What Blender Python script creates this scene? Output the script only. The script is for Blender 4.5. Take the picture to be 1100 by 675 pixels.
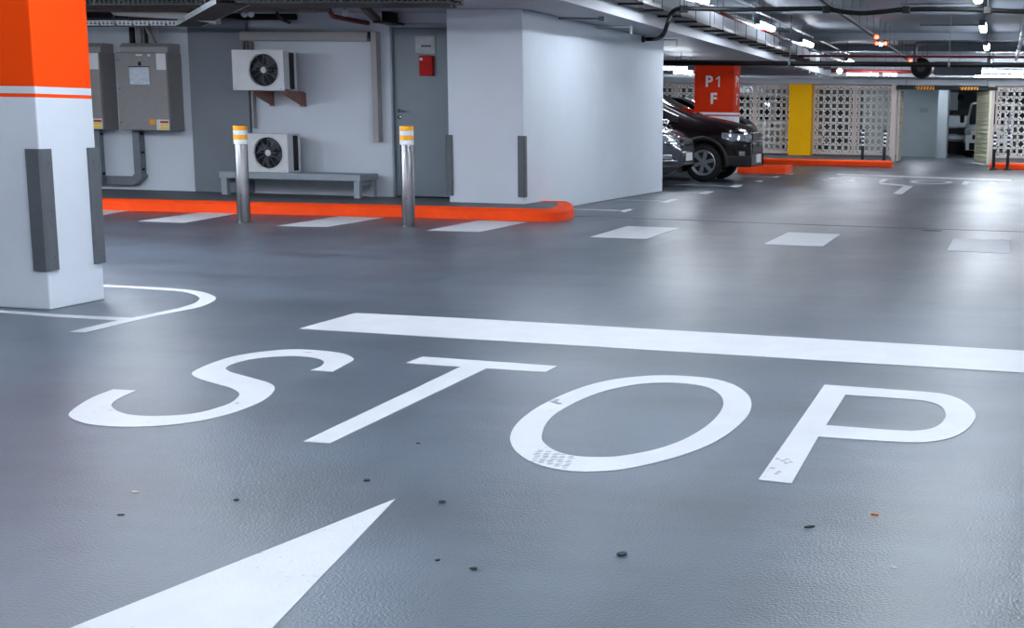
import bpy, bmesh, math, random
from mathutils import Vector, Matrix
from mathutils.geometry import tessellate_polygon
random.seed(7)
PI = math.pi
scene = bpy.context.scene
for o in list(bpy.data.objects): bpy.data.objects.remove(o)
COL = scene.collection

# ------------------------------------------------------------ camera
F, PPX, PPY, EYE = 1450.0, 762.06, 387.39, 1.15
YAW, PITCH, ROLL = -0.20667, 0.17622, -0.015715
cy, sy, cp, sp, cr, sr = math.cos(YAW), math.sin(YAW), math.cos(PITCH), math.sin(PITCH), math.cos(ROLL), math.sin(ROLL)
_r = Vector((cy, -sy, 0)); _f = Vector((sy, cy, 0)); _u = Vector((0, 0, 1))
FW = _f*cp - _u*sp
_d = -(_u*cp + _f*sp)
RT = _r*cr + _d*sr
DN = _d*cr - _r*sr
cam_data = bpy.data.cameras.new('camera')
cam = bpy.data.objects.new('camera', cam_data); COL.objects.link(cam)
R3 = Matrix((RT, -DN, -FW)).transposed()
cam.matrix_world = Matrix.Translation((0, 0, EYE)) @ R3.to_4x4()
cam_data.sensor_fit = 'HORIZONTAL'; cam_data.sensor_width = 36.0
cam_data.lens = F*36.0/1100.0
cam_data.shift_x = (550-PPX)/1100.0
cam_data.shift_y = (PPY-337.5)/1100.0
cam_data.clip_start = 0.05; cam_data.clip_end = 300
scene.camera = cam

# ------------------------------------------------------------ world, exposure
w = bpy.data.worlds.new('world'); scene.world = w; w.use_nodes = True
w.node_tree.nodes['Background'].inputs[0].default_value = (0.50, 0.62, 0.80, 1)
w.node_tree.nodes['Background'].inputs[1].default_value = 0.04
scene.view_settings.view_transform = 'Standard'
scene.view_settings.look = 'None'
scene.view_settings.exposure = 1.36
scene.view_settings.gamma = 1.0
scene.view_settings.use_curve_mapping = False
TUBE = 34.0          # emission of every tube diffuser

# ------------------------------------------------------------ pixel -> place helpers
def ray(x, y): return RT*((x-PPX)/F) + DN*((y-PPY)/F) + FW
def G(x, y, z=0.0):
    d = ray(x, y); t = (z-EYE)/d.z; return Vector((d.x*t, d.y*t, z))
def WY(x, y, Y):
    d = ray(x, y); t = Y/d.y; return Vector((d.x*t, Y, EYE+d.z*t))
def WX(x, y, X):
    d = ray(x, y); t = X/d.x; return Vector((X, d.y*t, EYE+d.z*t))

# ------------------------------------------------------------ materials
def lin(c):
    return tuple(((v/255)/12.92 if v/255 <= .04045 else ((v/255+.055)/1.055)**2.4) for v in c)+(1,)
def mat(name, c, rough=.5, metal=0, var=.06, scale=8, bump=0, bscale=60, spec=.5, rvar=0, coat=0, stretch=None):
    m = bpy.data.materials.new(name); m.use_nodes = True
    nt = m.node_tree; b = nt.nodes['Principled BSDF']
    b.inputs['Roughness'].default_value = rough; b.inputs['Metallic'].default_value = metal
    b.inputs['Specular IOR Level'].default_value = spec
    b.inputs['Coat Weight'].default_value = coat; b.inputs['Coat Roughness'].default_value = .05
    tc = nt.nodes.new('ShaderNodeTexCoord'); mp = nt.nodes.new('ShaderNodeMapping')
    nt.links.new(tc.outputs['Object'], mp.inputs[0])
    if stretch: mp.inputs['Scale'].default_value = stretch
    n = nt.nodes.new('ShaderNodeTexNoise'); n.inputs['Scale'].default_value = scale; n.inputs['Detail'].default_value = 5
    nt.links.new(mp.outputs[0], n.inputs['Vector'])
    cr_ = nt.nodes.new('ShaderNodeValToRGB'); L = lin(c)
    cr_.color_ramp.elements[0].position = .3; cr_.color_ramp.elements[1].position = .7
    cr_.color_ramp.elements[0].color = tuple(v*(1-var) for v in L[:3])+(1,)
    cr_.color_ramp.elements[1].color = tuple(min(1, v*(1+var)) for v in L[:3])+(1,)
    nt.links.new(n.outputs[0], cr_.inputs[0]); nt.links.new(cr_.outputs[0], b.inputs['Base Color'])
    if rvar:
        mr = nt.nodes.new('ShaderNodeMapRange'); mr.inputs[1].default_value = .3; mr.inputs[2].default_value = .7
        mr.inputs[3].default_value = rough-rvar; mr.inputs[4].default_value = rough+rvar
        nt.links.new(n.outputs[0], mr.inputs[0]); nt.links.new(mr.outputs[0], b.inputs['Roughness'])
    if bump:
        n2 = nt.nodes.new('ShaderNodeTexNoise'); n2.inputs['Scale'].default_value = bscale; n2.inputs['Detail'].default_value = 3
        nt.links.new(tc.outputs['Object'], n2.inputs['Vector'])
        bp = nt.nodes.new('ShaderNodeBump'); bp.inputs['Strength'].default_value = bump; bp.inputs['Distance'].default_value = .01
        nt.links.new(n2.outputs[0], bp.inputs['Height']); nt.links.new(bp.outputs[0], b.inputs['Normal'])
    return m
def emis(name, c, s):
    m = bpy.data.materials.new(name); m.use_nodes = True
    b = m.node_tree.nodes['Principled BSDF']
    b.inputs['Base Color'].default_value = (.8, .8, .8, 1)
    b.inputs['Emission Color'].default_value = lin(c); b.inputs['Emission Strength'].default_value = s
    return m

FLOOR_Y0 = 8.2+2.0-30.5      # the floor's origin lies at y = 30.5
def floor_material():
    m = bpy.data.materials.new('epoxy_floor'); m.use_nodes = True
    nt = m.node_tree; N = nt.nodes; L = nt.links; b = N['Principled BSDF']
    tc = N.new('ShaderNodeTexCoord')
    def noise(s, d=4, st=(1, 1, 1)):
        mp = N.new('ShaderNodeMapping'); mp.inputs['Scale'].default_value = st
        L.new(tc.outputs['Object'], mp.inputs[0])
        n = N.new('ShaderNodeTexNoise'); n.inputs['Scale'].default_value = s; n.inputs['Detail'].default_value = d
        L.new(mp.outputs[0], n.inputs['Vector']); return n
    def rng(n, a, b_, c, d):
        r = N.new('ShaderNodeMapRange'); r.inputs[1].default_value = a; r.inputs[2].default_value = b_
        r.inputs[3].default_value = c; r.inputs[4].default_value = d; L.new(n.outputs[0], r.inputs[0]); return r
    big = noise(.45, 5, (1, .6, 1)); mid = noise(3.5, 6, (1, .5, 1)); fine = noise(120, 3); tyre = noise(1.2, 5, (.35, 1.6, 1))
    r = N.new('ShaderNodeValToRGB')
    r.color_ramp.elements[0].position = .35; r.color_ramp.elements[1].position = .68
    r.color_ramp.elements[0].color = lin((71, 81, 93)); r.color_ramp.elements[1].color = lin((90, 102, 117))
    mix = N.new('ShaderNodeMath'); mix.operation = 'ADD'
    h1 = N.new('ShaderNodeMath'); h1.operation = 'MULTIPLY'; h1.inputs[1].default_value = .5; L.new(big.outputs[0], h1.inputs[0])
    h2 = N.new('ShaderNodeMath'); h2.operation = 'MULTIPLY'; h2.inputs[1].default_value = .5; L.new(mid.outputs[0], h2.inputs[0])
    L.new(h1.outputs[0], mix.inputs[0]); L.new(h2.outputs[0], mix.inputs[1]); L.new(mix.outputs[0], r.inputs[0])
    mul = N.new('ShaderNodeMixRGB'); mul.blend_type = 'MULTIPLY'; mul.inputs[0].default_value = 1
    L.new(r.outputs[0], mul.inputs[1])
    tr = rng(tyre, .32, .62, .68, 1.06); L.new(tr.outputs[0], mul.inputs[2])
    # base colour darkens beyond the stop line, edge broken by noise
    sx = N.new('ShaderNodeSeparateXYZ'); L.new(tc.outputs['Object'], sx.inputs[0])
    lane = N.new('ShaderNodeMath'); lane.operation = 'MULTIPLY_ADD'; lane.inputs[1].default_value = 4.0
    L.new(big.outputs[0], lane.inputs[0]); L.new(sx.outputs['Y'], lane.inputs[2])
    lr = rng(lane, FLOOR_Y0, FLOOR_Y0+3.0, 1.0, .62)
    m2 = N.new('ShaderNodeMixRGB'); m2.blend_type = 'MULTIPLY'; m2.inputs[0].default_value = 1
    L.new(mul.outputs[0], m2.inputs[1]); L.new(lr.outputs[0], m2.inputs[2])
    L.new(m2.outputs[0], b.inputs['Base Color'])
    wet = noise(.8, 6, (1.3, .45, 1)); rs = N.new('ShaderNodeMath'); rs.operation = 'MULTIPLY_ADD'; rs.inputs[1].default_value = .35
    L.new(mid.outputs[0], rs.inputs[0]); L.new(wet.outputs[0], rs.inputs[2])
    ro = rng(rs, .50, .86, .283, .37); L.new(ro.outputs[0], b.inputs['Roughness'])
    b.inputs['Specular IOR Level'].default_value = .66
    bp = N.new('ShaderNodeBump'); bp.inputs['Strength'].default_value = .8; bp.inputs['Distance'].default_value = .003
    L.new(fine.outputs[0], bp.inputs['Height'])
    bp2 = N.new('ShaderNodeBump'); bp2.inputs['Strength'].default_value = .12; bp2.inputs['Distance'].default_value = .02
    soft = noise(5, 1); L.new(soft.outputs[0], bp2.inputs['Height']); L.new(bp.outputs[0], bp2.inputs['Normal'])
    L.new(bp2.outputs[0], b.inputs['Normal'])
    return m

def paint_material():
    m = mat('road_paint', (198, 200, 206), .5, var=.05, scale=5, bump=.15, bscale=90)
    nt = m.node_tree; N = nt.nodes; L = nt.links; b = N['Principled BSDF']
    tc = N.new('ShaderNodeTexCoord')
    n = N.new('ShaderNodeTexNoise'); n.inputs['Scale'].default_value = 45; n.inputs['Detail'].default_value = 8
    L.new(tc.outputs['Object'], n.inputs['Vector'])
    n3 = N.new('ShaderNodeTexNoise'); n3.inputs['Scale'].default_value = 2.2; n3.inputs['Detail'].default_value = 5
    L.new(tc.outputs['Object'], n3.inputs['Vector'])
    ad = N.new('ShaderNodeMath'); ad.operation = 'MULTIPLY_ADD'; ad.inputs[1].default_value = .45
    L.new(n3.outputs[0], ad.inputs[0]); L.new(n.outputs[0], ad.inputs[2])
    r = N.new('ShaderNodeMapRange'); r.inputs[1].default_value = .46; r.inputs[2].default_value = .55
    r.inputs[3].default_value = .55; r.inputs[4].default_value = 0
    L.new(ad.outputs[0], r.inputs[0])
    src = b.inputs['Base Color'].links[0].from_socket
    mx = N.new('ShaderNodeMixRGB'); mx.inputs[2].default_value = lin((120, 126, 134))
    L.new(r.outputs[0], mx.inputs[0]); L.new(src, mx.inputs[1]); L.new(mx.outputs[0], b.inputs['Base Color'])
    return m

M = dict(
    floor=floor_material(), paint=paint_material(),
    pave=mat('pavement', (84, 88, 94), .6, var=.15, scale=6, bump=.2),
    wall=mat('white_wall', (203, 210, 220), .75, var=.03, scale=1.5, bump=.08, bscale=40),
    piergrey=mat('pier_grey', (120, 127, 136), .7, var=.06, scale=2, bump=.08),
    ceil=mat('ceiling_concrete', (112, 119, 129), .55, var=.08, scale=.8, bump=.1, bscale=8, stretch=(1, .3, 1)),
    soffit=mat('soffit_paint', (172, 177, 185), .6, var=.05, scale=1),
    col=mat('column_white', (208, 214, 223), .7, var=.04, scale=3, bump=.15, bscale=30),
    orange=mat('column_orange', (255, 74, 2), .8, spec=.15, var=.04, scale=3, bump=.12, bscale=30),
    curb=mat('curb_orange', (255, 74, 14), .7, spec=.2, var=.10, scale=6, bump=.2),
    red=mat('red_paint', (194, 42, 0), .8, spec=.2, var=.05),
    yellowcol=mat('yellow_paint', (255, 186, 0), .7, spec=.2, var=.05, scale=2),
    rubber=mat('dark_rubber', (84, 89, 94), .55, var=.08, scale=12, bump=.15),
    black=mat('black_plastic', (13, 13, 15), .5, var=.1, spec=.3),
    hose=mat('black_hose', (9, 9, 10), .6, var=.1, spec=.25),
    steel=mat('brushed_steel', (118, 118, 122), .3, 1, var=.1, scale=40, stretch=(1, 1, .03)),
    galv=mat('galvanised_steel', (118, 126, 134), .5, .55, var=.12, scale=14),
    traybright=mat('bright_tray', (214, 220, 226), .4, .1, var=.05), traydark=mat('dark_tray', (38, 40, 43), .6, .2, var=.15, scale=12),
    traygrey=mat('tray_grey', (96, 99, 103), .5, .4, var=.12, scale=10),
    trunk=mat('cable_trunking', (150, 146, 148), .5, var=.04, scale=6),
    cab=mat('cabinet_grey', (138, 136, 136), .5, var=.06, scale=18, bump=.06),
    bench=mat('bench_grey_paint', (142, 151, 160), .6, var=.06, scale=6, bump=.08),
    door=mat('door_blue_grey', (112, 124, 134), .45, var=.05, scale=3),
    frame=mat('door_frame', (140, 149, 158), .45, var=.04),
    acwhite=mat('ac_casing', (204, 206, 209), .45, var=.04, scale=10),
    acdark=mat('ac_fan_dark', (42, 46, 50), .5, var=.1),
    label=mat('label_white', (214, 216, 220), .35, var=.04, scale=30),
    pocket=mat('document_pocket', (178, 190, 203), .18, var=.16, scale=24, bump=.5, bscale=30),
    stred=mat('sticker_red', (196, 24, 22), .4), styel=mat('sticker_yellow', (250, 208, 20), .4),
    stora=mat('sticker_amber', (246, 160, 10), .4),
    bollyel=mat('reflective_yellow', (252, 172, 14), .4, var=.03), bollwhite=mat('reflective_white', (222, 225, 230), .4, var=.03),
    brown=mat('rusty_bracket', (136, 98, 88), .6, var=.2, scale=25),
    strut=mat('brown_strut', (96, 80, 72), .6, var=.15, scale=12),
    lampbody=mat('lamp_housing', (96, 100, 106), .5),
    screen=mat('perforated_screen', (246, 240, 234), .5, var=.04, scale=5),
    post=mat('pink_grey_post', (212, 196, 190), .5, var=.04),
    leaf=mat('cream_gate_leaf', (206, 206, 178), .5, var=.05),
    inner=mat('inner_wall', (160, 170, 175), .7, var=.04, scale=2),
    garage=mat('garage_dark', (100, 110, 114), .7, var=.1),
    text=mat('lettering_grey', (196, 192, 194), .5),
    chrome=mat('chrome', (210, 212, 216), .12, 1, var=.03),
    alloy=mat('alloy_wheel', (184, 187, 192), .28, .8, var=.05),
    tyre=mat('tyre_rubber', (22, 22, 24), .75, var=.12, scale=20),
    carblack=mat('car_black_red', (22, 8, 12), .25, 0, var=.06, coat=.25, spec=.2),
    carblack2=mat('car_black', (12, 13, 16), .25, 0, var=.06, coat=.25, spec=.2),
    cargrey=mat('car_grey', (82, 86, 94), .25, .6, var=.06, coat=1),
    cladding=mat('car_cladding', (20, 22, 25), .5, var=.08, bump=.1),
    glass=mat('car_glass', (14, 17, 21), .06, 0, var=.05, coat=1, spec=.8),
    lens=mat('headlight_lens', (178, 184, 192), .1, .5, var=.35, scale=30, coat=1),
    van=mat('van_white', (222, 226, 230), .3, var=.03, coat=.6),
    redpipe=mat('red_pipe_paint', (116, 16, 18), .45, var=.06),
    greypipe=mat('grey_pipe', (104, 110, 118), .45, .2, var=.08),
    whitepipe=mat('white_conduit', (206, 210, 216), .45, var=.04),
    joint=mat('floor_joint', (44, 46, 50), .8, var=.3, scale=20),
    leafdead=mat('dead_leaf', (40, 46, 48), .7, var=.3, scale=60),
    butt=mat('cigarette_paper', (206, 122, 70), .8, var=.2, scale=80),
    scrapw=mat('scrap_paper', (206, 190, 186), .8, var=.1),
    glow=emis('tube_glow', (236, 245, 255), TUBE), glowr=emis('red_led', (255, 60, 26), 5), glowb=emis('blue_led', (150, 190, 255), 2.5),
    glowm=emis('tube_glow_dim', (240, 247, 255), TUBE*.55),
)

# ------------------------------------------------------------ mesh builder
class MB:
    def __init__(s): s.v = []; s.f = []; s.m = []
    def add(s, vs, fs, m=0):
        b = len(s.v); s.v += [Vector(p) for p in vs]
        for f in fs: s.f.append([b+i for i in f]); s.m.append(m)
        return s
    def box(s, x0, x1, y0, y1, z0, z1, m=0):
        return s.add([(x, y, z) for x in (x0, x1) for y in (y0, y1) for z in (z0, z1)],
                     [(0, 1, 3, 2), (4, 6, 7, 5), (0, 4, 5, 1), (2, 3, 7, 6), (0, 2, 6, 4), (1, 5, 7, 3)], m)
    def prism(s, loops, fn, a, b, m=0):
        # loops: list of 2-D loops (first outer, rest holes); fn(u,v,h)->3-D
        if not isinstance(loops[0][0], (tuple, list)): loops = [loops]
        tri = tessellate_polygon([[Vector((p[0], p[1], 0)) for p in l] for l in loops])
        flat = [p for l in loops for p in l]; n = len(flat)
        vs = [fn(p[0], p[1], a) for p in flat]+[fn(p[0], p[1], b) for p in flat]
        fs = [tuple(t) for t in tri]+[tuple(i+n for i in reversed(t)) for t in tri]
        k = 0
        for l in loops:
            c = len(l)
            for i in range(c):
                j = (i+1) % c; fs.append((k+i, k+j, k+j+n, k+i+n))
            k += c
        return s.add(vs, fs, m)
    def cyl(s, p0, p1, r, n=12, m=0, r2=None):
        p0 = Vector(p0); p1 = Vector(p1); r2 = r if r2 is None else r2
        z = (p1-p0).normalized(); x = z.orthogonal().normalized(); y = z.cross(x)
        vs = []
        for p, q in ((p0, r), (p1, r2)):
            vs += [p+(x*math.cos(2*PI*i/n)+y*math.sin(2*PI*i/n))*q for i in range(n)]
        fs = [(i, (i+1) % n, (i+1) % n+n, i+n) for i in range(n)]+[tuple(range(n))[::-1], tuple(range(n, 2*n))]
        return s.add(vs, fs, m)
    def tube(s, pts, r, n=8, m=0):
        pts = [Vector(p) for p in pts]; rings = []; x = None
        for i, p in enumerate(pts):
            t = (pts[min(i+1, len(pts)-1)]-pts[max(i-1, 0)]).normalized()
            x = t.orthogonal().normalized() if x is None else (x-t*x.dot(t)).normalized()
            y = t.cross(x); rings.append([p+(x*math.cos(2*PI*k/n)+y*math.sin(2*PI*k/n))*r for k in range(n)])
        vs = [q for g in rings for q in g]; fs = []
        for i in range(len(rings)-1):
            for k in range(n): fs.append((i*n+k, i*n+(k+1) % n, (i+1)*n+(k+1) % n, (i+1)*n+k))
        fs += [tuple(range(n))[::-1], tuple(range((len(rings)-1)*n, len(rings)*n))]
        return s.add(vs, fs, m)
    def lathe(s, prof, c, axis='z', n=24, m=0, cap=True):
        c = Vector(c); vs = []
        for h, r in prof:
            for k in range(n):
                a = 2*PI*k/n; q = (r*math.cos(a), r*math.sin(a))
                vs.append(c+(Vector((q[0], q[1], h)) if axis == 'z' else Vector((q[0], h, q[1])) if axis == 'y' else Vector((h, q[0], q[1]))))
        P = len(prof); fs = [(i*n+k, i*n+(k+1) % n, (i+1)*n+(k+1) % n, (i+1)*n+k) for i in range(P-1) for k in range(n)]
        if cap: fs += [tuple(range(n))[::-1], tuple(range((P-1)*n, P*n))]
        return s.add(vs, fs, m)
    def strip(s, p0, p1, wd, y0, y1, m=0):      # bar in the XZ plane
        a = Vector((p0[0], p0[1])); b = Vector((p1[0], p1[1])); d = (b-a).normalized(); n = Vector((-d.y, d.x))*wd/2
        q = [a+n, b+n, b-n, a-n]
        return s.prism([tuple(v) for v in q], lambda u, v, h: (u, h, v), y0, y1, m)
    def build(s, name, mats, parent=None, smooth=False, bevel=0, local=False, weld=False):
        if not isinstance(mats, (list, tuple)): mats = [mats]
        off = Vector((0, 0, 0))
        if parent is not None and not local:
            p = parent
            while p is not None: off += p.location; p = p.parent
        vs = [v-off for v in s.v]
        lo = [min(v[i] for v in vs) for i in range(3)]; hi = [max(v[i] for v in vs) for i in range(3)]
        c = Vector(((lo[0]+hi[0])/2, (lo[1]+hi[1])/2, lo[2]))
        me = bpy.data.meshes.new(name); me.from_pydata([v-c for v in vs], [], s.f); me.update()
        for q in mats: me.materials.append(q)
        for i, p in enumerate(me.polygons): p.material_index = s.m[i]; p.use_smooth = smooth
        bm = bmesh.new(); bm.from_mesh(me)
        if weld: bmesh.ops.remove_doubles(bm, verts=bm.verts, dist=1e-5)
        bmesh.ops.recalc_face_normals(bm, faces=bm.faces); bm.to_mesh(me); bm.free()
        o = bpy.data.objects.new(name, me); COL.objects.link(o); o.location = c
        if parent is not None: o.parent = parent
        if bevel:
            b = o.modifiers.new('bevel', 'BEVEL'); b.width = bevel; b.segments = 2; b.limit_method = 'ANGLE'; b.angle_limit = math.radians(40)
        if smooth:
            try:
                md = me; 
                for e in []: pass
            except Exception: pass
        return o
def sharp(o, ang=35):
    me = o.data; bm = bmesh.new(); bm.from_mesh(me)
    for e in bm.edges:
        if len(e.link_faces) == 2 and e.calc_face_angle(0) > math.radians(ang): e.smooth = False
    bm.to_mesh(me); bm.free(); return o

def tag(o, label, cat, group=None, kind=None):
    o['label'] = label; o['category'] = cat
    if group: o['group'] = group
    if kind: o['kind'] = kind
    return o
def thing(name, label, cat, loc, rz=0, group=None):
    o = bpy.data.objects.new(name, None); COL.objects.link(o); o.location = loc; o.rotation_euler = (0, 0, rz)
    o.empty_display_size = .1
    return tag(o, label, cat, group)
def struct(o): o['kind'] = 'structure'; return o
def dup(root, loc, label, rz=None):
    def rec(o, par):
        c = o.copy(); COL.objects.link(c)
        if par is not None: c.parent = par
        for ch in [q for q in bpy.data.objects if q.parent == o]: rec(ch, c)
        return c
    c = rec(root, None); c.location = loc; c['label'] = label
    if rz is not None: c.rotation_euler = (0, 0, rz)
    return c
def catmull(pts, n=5, closed=False):
    out = []; N = len(pts)
    rngi = range(N) if closed else range(N-1)
    for i in rngi:
        g = (lambda k: pts[k % N]) if closed else (lambda k: pts[max(0, min(N-1, k))])
        p0, p1, p2, p3 = g(i-1), g(i), g(i+1), g(i+2)
        for k in range(n):
            t = k/n
            out.append(tuple(.5*(2*p1[j]+(p2[j]-p0[j])*t+(2*p0[j]-5*p1[j]+4*p2[j]-p3[j])*t*t+(3*p1[j]-p0[j]-3*p2[j]+p3[j])*t**3) for j in range(len(p1))))
    if not closed: out.append(tuple(pts[-1]))
    return out
flatfn = lambda u, v, h: (u, v, h)
def px_ground(pts, ox=0, oy=0, s=1.0, z=0.0):
    return [tuple(G(ox+x/s, oy+y/s, z)[:2]) for x, y in pts]

# ============================================================ STRUCTURE
YB = 16.05            # back wall of the service bay
ZP = .13              # raised footpath
ZS = 2.40             # soffit over the bays
ZC = 3.00             # main ceiling
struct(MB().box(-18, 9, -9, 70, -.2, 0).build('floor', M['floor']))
b = MB(); b.box(-4.7, 9, -9, 38.2, ZC, ZC+.2)
struct(b.build('ceiling', M['ceil']))
b = MB(); b.box(-4.7, 9, 29.0, 29.6, 2.86, ZC+.05); b.box(-4.7, 9, 33.6, 34.2, 2.86, ZC+.05)
b.box(-4.7, 9, 23.0, 23.35, 2.93, ZC+.05)
struct(b.build('trim_1', M['ceil']))
struct(MB().box(-18, -4.7, -9, 44, ZS, ZC+.2).build('trim_2', M['soffit']))            # low soffit above the bays
struct(MB().box(-4.7, 9, 38.2, 44, ZS, ZC+.2).build('trim_3', M['soffit']))
ZF = WY(900, 90.6, 40.2).z
struct(MB().box(-17.9, 8.9, 40.1, 44, ZF, ZS).build('trim_13', M['soffit']))
struct(MB().box(-18, 9, 44, 70, 2.7, 2.9).build('trim_4', M['soffit']))
struct(MB().box(-18, 9, -9.2, -9, 0, ZC+.2).build('wall_rear', M['wall']))
struct(MB().box(9, 9.2, -9.2, 70, 0, ZC+.2).build('wall_right', M['wall']))
struct(MB().box(-18.2, -18, -9.2, 70, 0, ZC+.2).build('wall_left', M['wall']))
# service-bay wall with door hole left of the white block
dx0 = WY(421, 120, YB).x; dxr = -6.1
zdoor = WY(440, 27.5, YB).z
struct(MB().box(-18, dx0, YB, YB+.2, 0, ZS).build('wall_service_bay', M['wall']))
struct(MB().box(dx0, -6.2, YB, YB+.2, zdoor, ZS).build('wall_over_door', M['wall']))
pa, pb = WY(209.5, 150, YB).x, WY(270, 150, YB).x
struct(MB().box(pa, pb+.02, YB-.05, YB+.1, ZP, ZS).build('wall_grey_pier', M['piergrey']))  # pier strip in a darker grey than the wall around it
# white block
wc = G(562.9, 219, ZP); wl = G(487.5, 216, ZP); w1 = G(617, 223.3); w3 = G(711.5, 205.5)
XR = w3.x
poly = [(wl.x, wc.y), (wc.x, wc.y), (w3.x, w3.y), (-9.0, w3.y), (-9.0, YB+.2), (wl.x, YB+.2)]
struct(MB().prism(poly, flatfn, 0, ZS).build('wall_white_block', M['wall'], bevel=.012))
struct(MB().box(-18, -9.0, w3.y-.2, w3.y, 0, ZS).build('wall_bay_side', M['wall']))

# footpath + orange curb
outer_px = [(-160, 219.5), (113, 226), (300, 230.7), (440, 234), (520, 236.4), (565, 237.7), (590, 238.2), (603, 237.6), (612, 235.8), (617, 232.5)]
outer = [tuple(G(x, y)[:2]) for x, y in outer_px]
tipx = outer[-1][0]
outer = catmull(outer, 3)
_a = G(616.8, 229.6); _b = G(611, 227.3); end = [(_a.x, _a.y), (_b.x, _b.y), (w1.x-.16, w1.y-.75)]
outer2 = outer+end
def inset(pts, d):
    out = []
    for i, p in enumerate(pts):
        a = pts[max(0, i-1)]; c = pts[min(len(pts)-1, i+1)]
        t = Vector((c[0]-a[0], c[1]-a[1])).normalized(); n = Vector((-t.y, t.x)); out.append((p[0]+n.x*d, p[1]+n.y*d))
    return out
inn = inset(outer2, .05); inn2 = inset(outer2, .20)
b = MB(); n = len(outer2); vs = []; fs = []
for i in range(n):
    vs += [(outer2[i][0], outer2[i][1], 0), (inset(outer2, .015)[i][0], inset(outer2, .015)[i][1], ZP-.03), (inn[i][0], inn[i][1], ZP), (inn2[i][0], inn2[i][1], ZP), (inn2[i][0], inn2[i][1], 0)]
for i in range(n-1):
    for k in range(5): fs.append((i*5+k, i*5+(k+1) % 5, i*5+5+(k+1) % 5, i*5+k+5))
fs += [tuple(range(5)), tuple(range((n-1)*5, n*5))[::-1]]
b.add(vs, fs)
tag(b.build('kerb', M['curb']), 'long orange painted kerb with rounded end along the service bay footpath', 'kerb')
poly = list(inn2)+[(w1.x-.3, YB+.1), (-18, YB+.1)]
struct(MB().prism(poly, flatfn, .0, ZP-.004).build('trim_5', M['pave']))

# ============================================================ FLOOR PAINT
def marking(name, loops, label, cat, group=None):
    o = MB().prism(loops, flatfn, .0005, .003).build(name, M['paint'])
    return tag(o, label, cat, group)
S_a = [(963,129),(1005,106),(1030,92),(1033,83),(1015,72),(990,65),(930,57),(860,52),(790,53),(720,60),(650,70),(590,84),(535,103),(495,120),(475,132),(475,140),(490,151),(530,164),(570,175),(605,185),(630,198),(638,208),(630,222),(605,240),(560,256),(510,270),(450,279),(390,283),(320,284),(255,279),(215,267),(195,252),(195,242),(210,228),(240,212),(281,195)]
S_b = [(200,191),(130,218),(80,247),(55,266),(45,278),(50,288),(75,301),(120,313),(190,320),(260,322),(340,319),(430,311),(520,297),(600,277),(670,253),(720,230),(750,207),(760,190),(755,177),(730,165),(690,154),(650,143),(610,132),(592,122),(592,115),(610,104),(650,92),(700,83),(760,77),(820,75),(870,77),(910,84),(930,93),(930,103),(915,114),(885,124)]
sS = 1100/340
letS = [px_ground(catmull(S_a, 4)+catmull(S_b, 4), 60, 360, sS)]
sT = 1100/310
letT = [px_ground([(512,191),(1022,227),(978,250),(752,236),(157,522),(57,515),(655,230),(448,215)], 310, 330, sT)]
O_o = [(710,52),(800,57),(880,68),(950,90),(1000,125),(1016,160),(1008,200),(980,235),(930,278),(860,320),(770,357),(670,387),(560,413),(460,427),(370,431),(290,427),(210,413),(140,388),(90,352),(68,315),(68,285),(90,245),(140,200),(200,163),(280,125),(370,92),(460,70),(560,57),(640,52)]
O_i = [(690,80),(770,85),(840,97),(885,120),(905,150),(900,185),(870,225),(820,265),(750,305),(670,335),(590,355),(500,370),(430,374),(350,372),(290,364),(235,345),(200,318),(190,295),(200,255),(230,215),(280,180),(350,145),(430,115),(520,94),(600,83)]
sO = 1100/300
letO = [px_ground(catmull(O_o, 4, True), 530, 390, sO), px_ground(catmull(O_i, 4, True), 530, 390, sO)]
P_o = [(350,57),(600,75)]+catmull([(780,88),(870,98),(940,120),(990,155),(1010,190),(1000,220),(970,255),(920,283),(860,300),(790,309),(700,309)], 4)+[(600,304),(322,285),(205,490),(60,473)]
P_i = [(440,101),(600,112)]+catmull([(740,122),(810,132),(860,153),(880,185),(870,215),(840,240),(790,255),(730,260)], 4)+[(640,256),(356,235)]
sP = 1100/270
letP = [px_ground(P_o, 800, 400, sP), px_ground(P_i, 800, 400, sP)]
stopline = [px_ground([(321.3,353.7),(381.9,336.8),(520,343.7),(1100,377.4),(1260,387.2),(1260,411.5),(1100,401),(520,365.8)])]
names = [('S', letS), ('T', letT), ('O', letO), ('P', letP)]
wh = {'S': 'leftmost of the large letters spelling STOP', 'T': 'second of the large STOP letters', 'O': 'oval third of the large STOP letters with tyre marks', 'P': 'rightmost of the large STOP letters'}
scuff = mat('tyre_scuff', (150, 156, 166), .6, var=.2, scale=60)
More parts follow.
